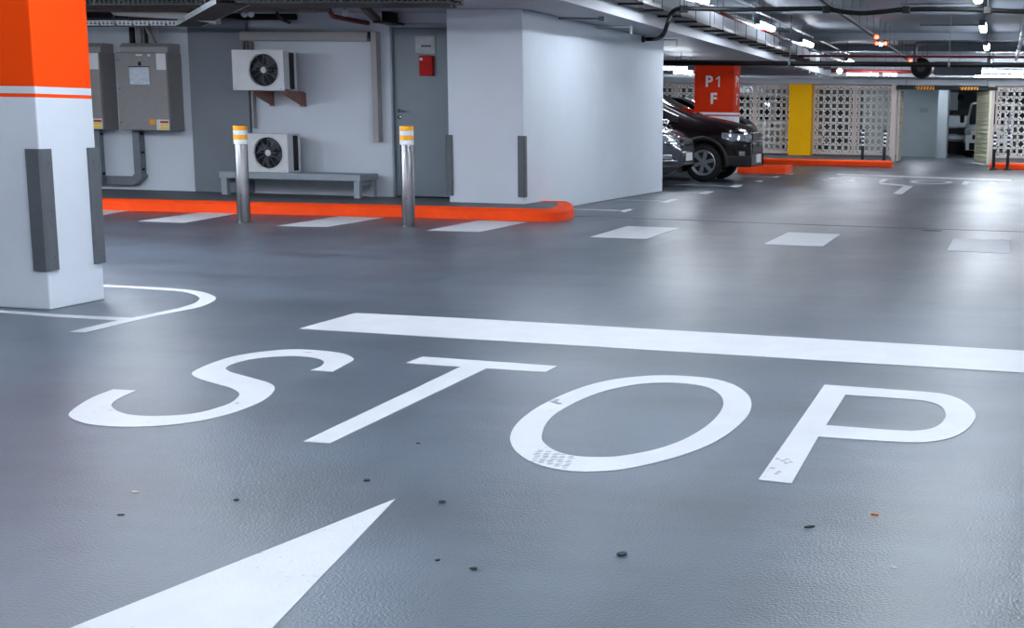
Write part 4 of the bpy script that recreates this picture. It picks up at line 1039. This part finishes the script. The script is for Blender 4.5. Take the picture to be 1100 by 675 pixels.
# far kerbs (orange) + pavement
def kerb_seg(x0, x1, y0, y1, label):
    b = MB(); r_ = .04; h = .17
    b.prism([(y0, 0), (y0+.01, h-r_), (y0+r_, h), (y1, h), (y1, 0)], lambda u, v, hh: (hh, u, v), x0, x1)
    return tag(b.build('kerb', M['curb'], bevel=.02), label, 'kerb')
g = G(842, 177.2); kx1 = G(963, 178.3).x; KY = g.y-.3
kerb_seg(-12, kx1, KY, KY+.22, 'orange kerb in front of the far screens left of the gate')
struct(MB().prism([(-17.9, KY+.22), (kx1-.08, KY+.22), (FX(958), YF+.3), (FX(958), 43.9), (-17.9, 43.9)], flatfn, 0, .165).build('trim_11', M['pave']))
g = G(1063, 182); kerb_seg(g.x, 8.9, g.y, g.y+.22, 'orange kerb in front of the far screen right of the gate')
struct(MB().box(g.x+.05, 9, g.y+.22, 43.9, 0, .165).build('trim_12', M['pave']))
g = G(843.5, 187); kerb_seg(-6.0, g.x, g.y, g.y+1.1, 'short thick orange kerb ahead of the black cars')
# delineators
def delineator(px_, py_, label):
    c = G(px_, py_); h = .97; t = thing('delineator_post', label, 'delineator', (c.x, c.y, 0), group='black flexible posts at the far kerb')
    MB().lathe([(0, .11), (.02, .11), (.035, .06), (.10, .042), (h-.02, .036), (h, .02)], (c.x, c.y, 0), n=16).build('post', M['black'], t, smooth=True)
    for k in range(4):
        z0 = h-.44+k*.105; MB().lathe([(z0, .038), (z0, .041), (z0+.055, .041), (z0+.055, .038)], (c.x, c.y, 0), n=16).build('reflective_band', M['bollwhite'], t, smooth=True)
delineator(926, 178.2, 'black post with white bands in front of the left screens, left one of the pair')
delineator(949.5, 179, 'black post with white bands in front of the left screens, nearest the gate')
delineator(1067, 182.6, 'black post with white bands beside the gate right post')
delineator(1082, 182.8, 'black post with white bands in front of the rightmost screen')

# ============================================================ ROOMS BEHIND THE SCREENS
Yq = 48.5
wx0, wx1 = -18, WY(1009, 130, Yq).x
struct(MB().box(wx0, wx1, Yq, Yq+.2, 0, 2.7).build('wall_inner', M['inner']))
x2 = WY(1019, 130, Yq-.0).x
t_ = struct(MB().box(wx1, x2, Yq-1.4, Yq+.3, 0, 2.7).build('wall_inner_pier', M['inner']))
struct(MB().box(-17.9, FX(912), 44.6, 44.7, 0, 2.7).build('wall_inner_partition', mat('partition', (112, 120, 126), .7, var=.25, scale=2.5)))
struct(MB().box(x2, 9, 58, 58.2, 0, 2.9).build('wall_garage_back', M['garage']))
ybox(988, 997, 116, 121, Yq-.012, Yq-.001).build('wall_notice', M['bench'])
tag(bpy.data.objects['wall_notice'], 'small grey notice on the pale wall behind the gate', 'notice')
YSH = 54.0
sx0, sx1 = WY(1015, 130, YSH).x, WY(1060, 130, YSH).x
t = thing('storage_rack', 'dark storage rack at the back of the garage behind the gate', 'rack', ((sx0+sx1)/2, YSH, 0))
for x in (sx0, sx1-.08): MB().box(x, x+.08, YSH, YSH+.6, 0, 1.75).build('upright', M['black'], t)
for yy, hh in ((121, .18), (141, .22)):
    z = WY(1030, yy, YSH).z; MB().box(sx0, sx1, YSH-.02, YSH+.6, z-hh/2, z+hh/2).build('shelf', M['black'], t)
for za_, zb2 in ((WY(1030, 136.5, YSH).z, WY(1030, 124.5, YSH).z), (WY(1030, 149.5, YSH).z, WY(1030, 145.5, YSH).z)):
    MB().box(sx0+.08, sx1-.08, YSH+.04, YSH+.5, za_, zb2).build('stored_panel', M['inner'], t)
MB().box(sx0+.08, sx1-.08, YSH, YSH+.5, .02, WY(1030, 150, YSH).z-.02).build('dark_crate', M['black'], t, bevel=.02)
MB().box(sx0+.08, sx1-.08, YSH-.03, YSH, WY(1030, 152, YSH).z, WY(1030, 151, YSH).z).build('crate_rail', M['greypipe'], t)
c = WY(1032, 105, 57.9); tag(MB().box(c.x-.12, c.x+.12, 57.7, 57.98, c.z-.1, c.z+.12).build('wall_box', M['black'], bevel=.02), 'dark small box high on the garage back wall', 'box')
for X_, Y_ in ((-2.6, 46), (-8.2, 45.0), (1.5, 46), (-.6, 52)):  # unseen lamps put in to light the inner rooms
    lq = dup(lp, (X_, Y_, 2.45), 'unseen tube lamp added inside the room behind the screens')

# ============================================================ VEHICLES
def interp(pts, x):
    if x <= pts[0][0]: return pts[0][1]
    for (a, b_), (c, d_) in zip(pts, pts[1:]):
        if x <= c:
            t_ = (x-a)/(c-a); return b_+(d_-b_)*t_
    return pts[-1][1]
def smoothprof(pts): return catmull(pts, 6)
def make_vehicle(name, label, cat, loc, rz, P):
    """local x forward (0 = front axle), y left, z up"""
    t = thing(name, label, cat, loc, rz, P.get('group'))
    top = smoothprof(sorted(P['top'])); belt = sorted(P['belt']); hw = P['hw']; nose = P['nose']; tail = P['tail']
    ax = [0, P['rear']]; Rw = P['R']; Ra = Rw+.075; gnd = P.get('ground', .24); rise = P.get('frontrise', 0)
    nr = P.get('noser', .5)
    def pw(x):
        q = 1.0
        if x > nose-nr: tq = (x-(nose-nr))/nr; q = 1-P.get('nosein', .26)*tq**2.3
        if x < tail+.4: tq = ((tail+.4)-x)/.4; q = 1-.14*tq**2.2
        return q
    def zb(x, arch=True):
        z = gnd
        if x > nose-.3: z = gnd+rise*((x-(nose-.3))/.3)**1.5
        if arch:
            for a in ax:
                if abs(x-a) < Ra: z = max(z, Rw+math.sqrt(max(0, Ra*Ra-(x-a)**2)))
        return z
    def section(x):
        w_ = hw*pw(x); zt_ = interp(top, x); bl = min(interp(belt, x), zt_-.02); z0 = zb(x)
        gh = max(0, min(1, (zt_-bl-.05)/.45)); wt = w_*(.90*(1-gh)+P.get('roofw', .76)*gh)
        z1 = max(z0+.03, min(.62, bl-.2)); z2 = max(z1+.02, bl-.14)
        return [(w_*.97, z0), (w_, z1), (w_*1.0, (z1+z2)/2), (w_*.985, z2), (w_*.945, bl), (wt*1.0, max(bl+.005, zt_-.07)), (wt*.93, max(bl+.008, zt_-.025)), (wt*.6, zt_), (0, zt_+.012)]
    xs = []; x = tail
    while x < nose-.001: xs.append(x); x += .045
    xs.append(nose)
    def ysurf(x, z):
        s = section(x)
        for (ya, za_), (yb, zb_) in zip(s, s[1:]):
            if za_ <= z <= zb_ and zb_ > za_: return ya+(yb-ya)*(z-za_)/(zb_-za_)
        return s[0][0] if z < s[0][1] else s[-2][0]
    b = MB(); vs = []; K = 17
    for x in xs:
        s = section(x); row = [(x, -p[0], p[1]) for p in s]+[(x, p[0], p[1]) for p in reversed(s[:-1])]
        # lean the nose back a bit at the top and bottom
        if x > nose-.25:
            k = (x-(nose-.25))/.25
            row = [(p[0]-k*P.get('lean', .10)*max(0, (p[2]-.6))**1.2/.5, p[1], p[2]) for p in row]
        vs += row
    fs = [(i*K+j, i*K+j+1, (i+1)*K+j+1, (i+1)*K+j) for i in range(len(xs)-1) for j in range(K-1)]
    fs += [tuple(range(K)), tuple(range((len(xs)-1)*K, len(xs)*K))[::-1]]
    b.add(vs, fs); o = b.build('body', M[P['paint']], t, smooth=True, local=True); sharp(o, 38)
    MB().box(tail+.3, nose-.25, -hw*.78, hw*.78, gnd+.02, .75).build('underbody', M['black'], t, local=True)
    def patch(nm, m, x0, x1, zlo, zhi, off=.006, sides=(-1, 1), nz=5, step=.04, lab=None, sm=True):
        for s in sides:
            b = MB(); vs = []; n = max(2, int((x1-x0)/step)+1); 
            for i in range(n+1):
                x = x0+(x1-x0)*i/n; za_ = zlo(x) if callable(zlo) else zlo; zb_ = zhi(x) if callable(zhi) else zhi
                za_ = max(za_, zb(x)-.001); zb_ = max(zb_, za_+.002)
                for j in range(nz+1):
                    z = za_+(zb_-za_)*j/nz; y = ysurf(x, z); xx = x
                    if x > nose-.25: k = (x-(nose-.25))/.25; xx = x-k*P.get('lean', .10)*max(0, (z-.6))**1.2/.5
                    vs.append((xx+(off*.6 if x > nose-.3 else 0), s*(y+off), z))
                for j in range(nz+1):
                    v = vs[-(nz+1)]; vs.append((v[0], v[1]-s*(off+.01), v[2]))
            Q = 2*(nz+1); fs = []
            for i in range(n):
                for j in range(nz):
                    fs.append((i*Q+j, i*Q+j+1, (i+1)*Q+j+1, (i+1)*Q+j))
                    fs.append((i*Q+nz+1+j, (i+1)*Q+nz+1+j, (i+1)*Q+nz+2+j, i*Q+nz+2+j))
                fs.append((i*Q, (i+1)*Q, (i+1)*Q+nz+1, i*Q+nz+1)); fs.append((i*Q+nz, i*Q+2*nz+1, (i+1)*Q+2*nz+1, (i+1)*Q+nz))
            b.add(vs, fs); o = b.build(nm, M[m], t, smooth=sm, local=True)
            if lab: o['label'] = lab
    def topz(x): return interp(top, x)
    # glasshouse
    for (x0, x1) in P['windows']:
        patch('side_window', 'glass', x0, x1, lambda x: min(interp(belt, x)+.03, topz(x)-.03), lambda x: max(min(interp(belt, x)+.03, topz(x)-.03)+.004, topz(x)-.11), off=.004, nz=4)
    wx0_, wx1_ = P['windshield']; b = MB(); vs = []; n = 14
    for i in range(n+1):
        x = wx0_+(wx1_-wx0_)*i/n; s = section(x); wdt = s[6][0]*.95
        for j in range(9):
            y = -wdt+2*wdt*j/8; ay = abs(y); z = s[6][1]
            if ay <= s[7][0]: z = s[7][1]+.012*(1-ay/max(.01, s[7][0]))
            else: z = s[7][1]+(s[6][1]-s[7][1])*(ay-s[7][0])/max(.01, s[6][0]-s[7][0])
            vs.append((x, y, z+.010))
    fs = [(i*9+j, i*9+j+1, (i+1)*9+j+1, (i+1)*9+j) for i in range(n) for j in range(8)]
    b.add(vs, fs); b.build('windshield', M['glass'], t, smooth=True, local=True)
    # wheels
    for a in ax:
        for s in (-1, 1):
            yo = s*(hw-.03); w2 = .225
            prof = [(-w2/2, Rw*.66), (-w2/2, Rw*.88), (-w2/2+.02, Rw*.965), (-w2/2+.05, Rw), (w2/2-.05, Rw), (w2/2-.02, Rw*.965), (w2/2, Rw*.88), (w2/2, Rw*.66)]
            c = (a, yo-s*w2/2, Rw)
            wh_ = MB().lathe(prof, c, 'y', 36, cap=False).build('wheel', M['tyre'], t, smooth=True, local=True); sharp(wh_, 50)
            rr = Rw*.67; yf = c[1]+s*(w2/2-.01); g_ = MB()
            def add_rel(mb_): return mb_
            base = wh_.location
            r1 = MB(); ring = []
            # rim ring
            for q in range(36):
                aa = 2*PI*q/36
            pr = [(0, rr*1.0), (.012, rr*1.02), (.018, rr*.97), (.012, rr*.90), (-.06, rr*.86), (-.06, rr*.84)]
            pr = [(s*h, r) for h, r in pr]
            vs = []; 
            for h, r in pr:
                for q in range(36): aa = 2*PI*q/36; vs.append((c[0]+r*math.cos(aa), yf+h, Rw+r*math.sin(aa)))
            fs = [(i*36+q, i*36+(q+1) % 36, (i+1)*36+(q+1) % 36, (i+1)*36+q) for i in range(len(pr)-1) for q in range(36)]
            r1.add(vs, fs)
            for q in range(P.get('spokes', 6)):
                aa = 2*PI*q/P.get('spokes', 6)+.28; ux, uz = math.cos(aa), math.sin(aa); nx_, nz_ = -uz, ux
                wi, wo = .03, P.get('spoke_w', .055)
                pts = [(.04, -wi), (.04, wi), (rr*.93, wo*.72), (rr*.93, -wo*.72)]
                vs = []
                for h in (0, .028):
                    for k, (u, v) in enumerate(pts):
                        dd_ = (.012 if u > .1 else 0)
                        vs.append((c[0]+ux*u+nx_*v, yf-s*(.012+h)+s*dd_*.5, Rw+uz*u+nz_*v))
                r1.add(vs, [(0, 1, 2, 3), (7, 6, 5, 4), (0, 4, 5, 1), (1, 5, 6, 2), (2, 6, 7, 3), (3, 7, 4, 0)])
            r1.cyl((c[0], yf-s*.045, Rw), (c[0], yf-s*.0, Rw), .055, 20)
            # shift to the wheel's local frame (wheel has only a translation)
            for v in r1.v: v -= base
            rim = r1.build('rim', M['alloy'], wh_, local=True); sharp(rim)
            r2 = MB().cyl((c[0], yf-s*.10, Rw), (c[0], yf-s*.08, Rw), rr*.84, 28)
            for v in r2.v: v -= base
            r2.build('brake_disc', M['acdark'], wh_, local=True)
            # flare
            if P.get('flare', True):
                b = MB(); vs = []; n = 28
                for i in range(n+1):
                    aa = PI*(-.10+1.20*i/n); cs, sn = math.cos(aa), math.sin(aa)
                    for (r, dy) in ((Ra-.03, -.10), (Ra-.01, .012), (Ra+.03, .022), (Ra+.065, .012), (Ra+.075, -.02)):
                        xq_ = a+r*cs; zq_ = max(gnd-.01, Rw+r*sn); yy_ = hw*pw(min(xq_, nose))+dy
                        vs.append((xq_, s*yy_, zq_))
                fs = [(i*5+j, i*5+j+1, (i+1)*5+j+1, (i+1)*5+j) for i in range(n) for j in range(4)]
                b.add(vs, fs); b.build('wheel_arch_trim', M[P.get('flarem', 'cladding')], t, smooth=True, local=True)
    for f in P.get('extras', []): f(t, patch, section, nose, hw, pw, topz)
    return t

def suv_front(kind):
    def f(t, patch, section, nose, hw, pw, topz):
        hwn = hw*pw(nose)
        if kind == 'black':
            patch('headlight', 'lens', nose-.52, nose-.05, lambda x: .75+(.02 if x > nose-.3 else .06*(nose-.3-x)/.22), lambda x: .925-(x-(nose-.52))*.06, off=.010)
            patch('front_bumper', 'cladding', nose-.62, nose, .29, lambda x: .50, off=.016)
            patch('fog_lamp', 'lens', nose-.20, nose-.10, .50, .58, off=.012)
            patch('fog_recess', 'black', nose-.26, nose-.05, .465, .62, off=.008)
            patch('side_cladding', 'cladding', -2.2, -.45, .29, .44, off=.014)
            MB().prism([(nose-.14, -hwn*1.06), (nose+.0, -hwn*.86), (nose+.02, -hwn*.5), (nose+.02, hwn*.5), (nose+.0, hwn*.86), (nose-.14, hwn*1.06)], flatfn, .30, .50).build('bumper_face', M['cladding'], t, local=True, bevel=.02)
            MB().box(nose-.04, nose+.005, -.46, .46, .54, .71).build('lower_grille', M['black'], t, local=True, bevel=.01)
            MB().box(nose-.10, nose-.005, -.44, .44, .78, .91).build('upper_grille', M['black'], t, local=True, bevel=.01)
            MB().box(nose-.06, nose+.02, -.50, .50, .72, .77).build('chrome_bar', M['chrome'], t, local=True, bevel=.01)
            MB().box(nose-.09, nose-.0, -.50, .50, .91, .93).build('chrome_bar', M['chrome'], t, local=True, bevel=.005)
            for s in (-1, 1):
                MB().box(nose-.12, nose-.02, s*.62-.13, s*.62+.13, .75, .90).build('headlight_front', M['lens'], t, local=True, bevel=.02)
            MB().box(nose+.02, nose+.035, -.24, .24, .36, .52).build('number_plate', M['label'], t, local=True, bevel=.003)
            MB().cyl((nose+.018, 0, .70), (nose+.03, 0, .70), .05, 16).build('badge', M['chrome'], t, local=True)
        else:
            patch('headlight', 'lens', nose-.58, nose-.06, lambda x: .76+.03*(nose-x), lambda x: .90-.02*(x-nose+.58), off=.010)
            patch('headlight_chrome', 'chrome', nose-.55, nose-.02, .735, .76, off=.014)
            patch('fog_lamp', 'lens', nose-.30, nose-.14, .47, .55, off=.016)
            patch('fog_surround', 'chrome', nose-.38, nose-.06, .43, .46, off=.016)
            patch('front_bumper', 'cladding', nose-.60, nose, .22, lambda x: .36, off=.014)
            patch('side_cladding', 'cladding', -2.2, -.45, .22, .36, off=.014)
            MB().box(nose-.08, nose+.008, -.42, .42, .36, .42).build('bumper_face', M['cladding'], t, local=True, bevel=.02)
            MB().box(nose-.09, nose+.0, -.38, .38, .62, .82).build('upper_grille', M['black'], t, local=True, bevel=.02)
            MB().box(nose-.05, nose+.018, -.42, .42, .70, .75).build('chrome_bar', M['chrome'], t, local=True, bevel=.01)
            MB().box(nose-.05, nose+.012, -.46, .46, .57, .60).build('chrome_bar', M['chrome'], t, local=True, bevel=.008)
            MB().box(nose-.05, nose+.004, -.40, .40, .42, .53).build('lower_grille', M['black'], t, local=True, bevel=.01)
            MB().box(nose+.015, nose+.03, -.24, .24, .44, .58).build('number_plate', M['label'], t, local=True, bevel=.003)
        for s in (-1, 1):
            b = MB().lathe([(-.10, .03), (-.08, .075), (.06, .085), (.09, .05)], (-.72, s*(hw+.12), 1.08), 'x', 14)
            b.build('wing_mirror', M['chrome' if kind == 'black' else 'cargrey'], t, smooth=True, local=True)
            MB().cyl((-.72, s*(hw-.10), 1.03), (-.72, s*(hw+.12), 1.04), .02, 8).build('mirror_arm', M['black'], t, local=True)
            MB().box(-1.55, -1.38, s*(hw)-.006+s*.01, s*(hw)+.010+s*.01, .88, .90).build('door_handle', M['chrome'], t, local=True)
    return f
suvP = dict(top=[(-3.62, .86), (-3.55, 1.05), (-3.35, 1.35), (-3.1, 1.60), (-2.9, 1.68), (-2.2, 1.735), (-1.5, 1.72), (-1.15, 1.66), (-.75, 1.45), (-.30, 1.26), (-.05, 1.20), (.30, 1.135), (.60, 1.06), (.80, .99), (.88, .93)],
            belt=[(-3.6, 1.02), (-2.0, 1.06), (-.2, 1.05), (.3, 1.03), (.9, .88)], hw=.92, nose=.88, tail=-3.62, rear=-2.70, R=.355, ground=.29,
            windows=((-.95, -.50), (-1.75, -1.02), (-2.65, -1.85)), windshield=(-1.12, -.30), paint='carblack', lean=.10, extras=[suv_front('black')], group=None)
gb = G(755, 195.3)
BX, BY = gb.x, gb.y+.92-.06
nx = WY(806, 150, BY).x-BX
print('SUV', BX, BY, 'nose', nx)
car_b = make_vehicle('black_car', 'large very dark red black car with silver six spoke wheel parked beside the P1 column', 'car', (BX, BY, 0), 0, suvP)
greyP = dict(suvP); greyP.update(paint='cargrey', extras=[suv_front('grey')], hw=.90, nosein=.42, noser=.85, lean=.16, frontrise=.16, ground=.2, R=.34, spoke_w=.045, spokes=10,
    top=[(-3.55, .9), (-3.45, 1.1), (-3.2, 1.45), (-2.9, 1.60), (-2.2, 1.68), (-1.5, 1.68), (-1.15, 1.62), (-.75, 1.42), (-.35, 1.17), (-.05, 1.10), (.35, 1.03), (.65, .95), (.85, .86), (.9, .80)], nose=.92)
GY = BY-2.45
gx = WY(739, 165, GY).x-.92
make_vehicle('grey_car', 'metallic grey car whose nose peeks out behind the white wall', 'car', (gx, GY, 0), 0, greyP)
thirdP = dict(suvP); thirdP.update(paint='carblack2', top=[(x, z*(1.12 if x > -.8 else 1.0)) for x, z in suvP['top']], belt=[(x, z*1.06) for x, z in suvP['belt']])
TY = 31.3
tx = WY(811, 140, TY).x-.88
make_vehicle('black_car', 'black car mostly hidden behind the P1 column and the dark red black car', 'car', (tx, TY, 0), 0, thirdP)
# vans
def van_front(t, patch, section, nose, hw, pw, topz):
    patch('headlight', 'lens', nose-.22, nose-.02, .78, .98, off=.010)
    patch('front_bumper', 'cladding', nose-.5, nose, .25, .5, off=.014)
    MB().box(nose-.03, nose+.02, -hw*.7, hw*.7, .25, .5).build('bumper_face', M['black'], t, local=True, bevel=.02)
    MB().box(nose-.03, nose+.01, -.5, .5, .62, .78).build('grille', M['black'], t, local=True, bevel=.01)
    for s in (-1, 1):
        MB().box(nose-.06, nose+.01, s*.66-.11, s*.66+.11, .78, 1.0).build('headlight_front', M['lens'], t, local=True, bevel=.02)
        MB().box(.1, .2, s*(hw+.05), s*(hw+.2), 1.2, 1.48).build('wing_mirror', M['black'], t, local=True, bevel=.02)
        MB().box(-.8, -.62, s*hw+s*.012-.008, s*hw+s*.012+.008, 1.0, 1.03).build('door_handle', M['black'], t, local=True)
vanP = dict(top=[(-3.6, 1.7), (-3.55, 1.9), (-3.3, 1.97), (-1.5, 1.98), (-.5, 1.96), (-.15, 1.88), (.25, 1.55), (.62, 1.20), (.75, 1.08), (.82, .95)],
            belt=[(-3.6, 1.18), (.2, 1.16), (.6, 1.02), (.85, .88)], hw=.86, nose=.84, tail=-3.6, rear=-2.6, R=.31, roofw=.9,
            windows=((-.62, .42), (-1.9, -.75), (-3.2, -2.05)), windshield=(-.12, .68), paint='van', lean=.12, extras=[van_front], flare=False, nosein=.14)
VY = 42.9
vx = WY(846, 150, VY).x
make_vehicle('white_van', 'white van behind the screen left of the yellow column', 'van', (vx+.35, VY, 0), 0, vanP)
v2P = dict(vanP)
c = WY(1050, 160, 49.5)
make_vehicle('white_van', 'white van parked in the garage behind the half open gate leaf', 'van', (c.x+.40, 50.2, 0), -PI/2-.12, v2P)
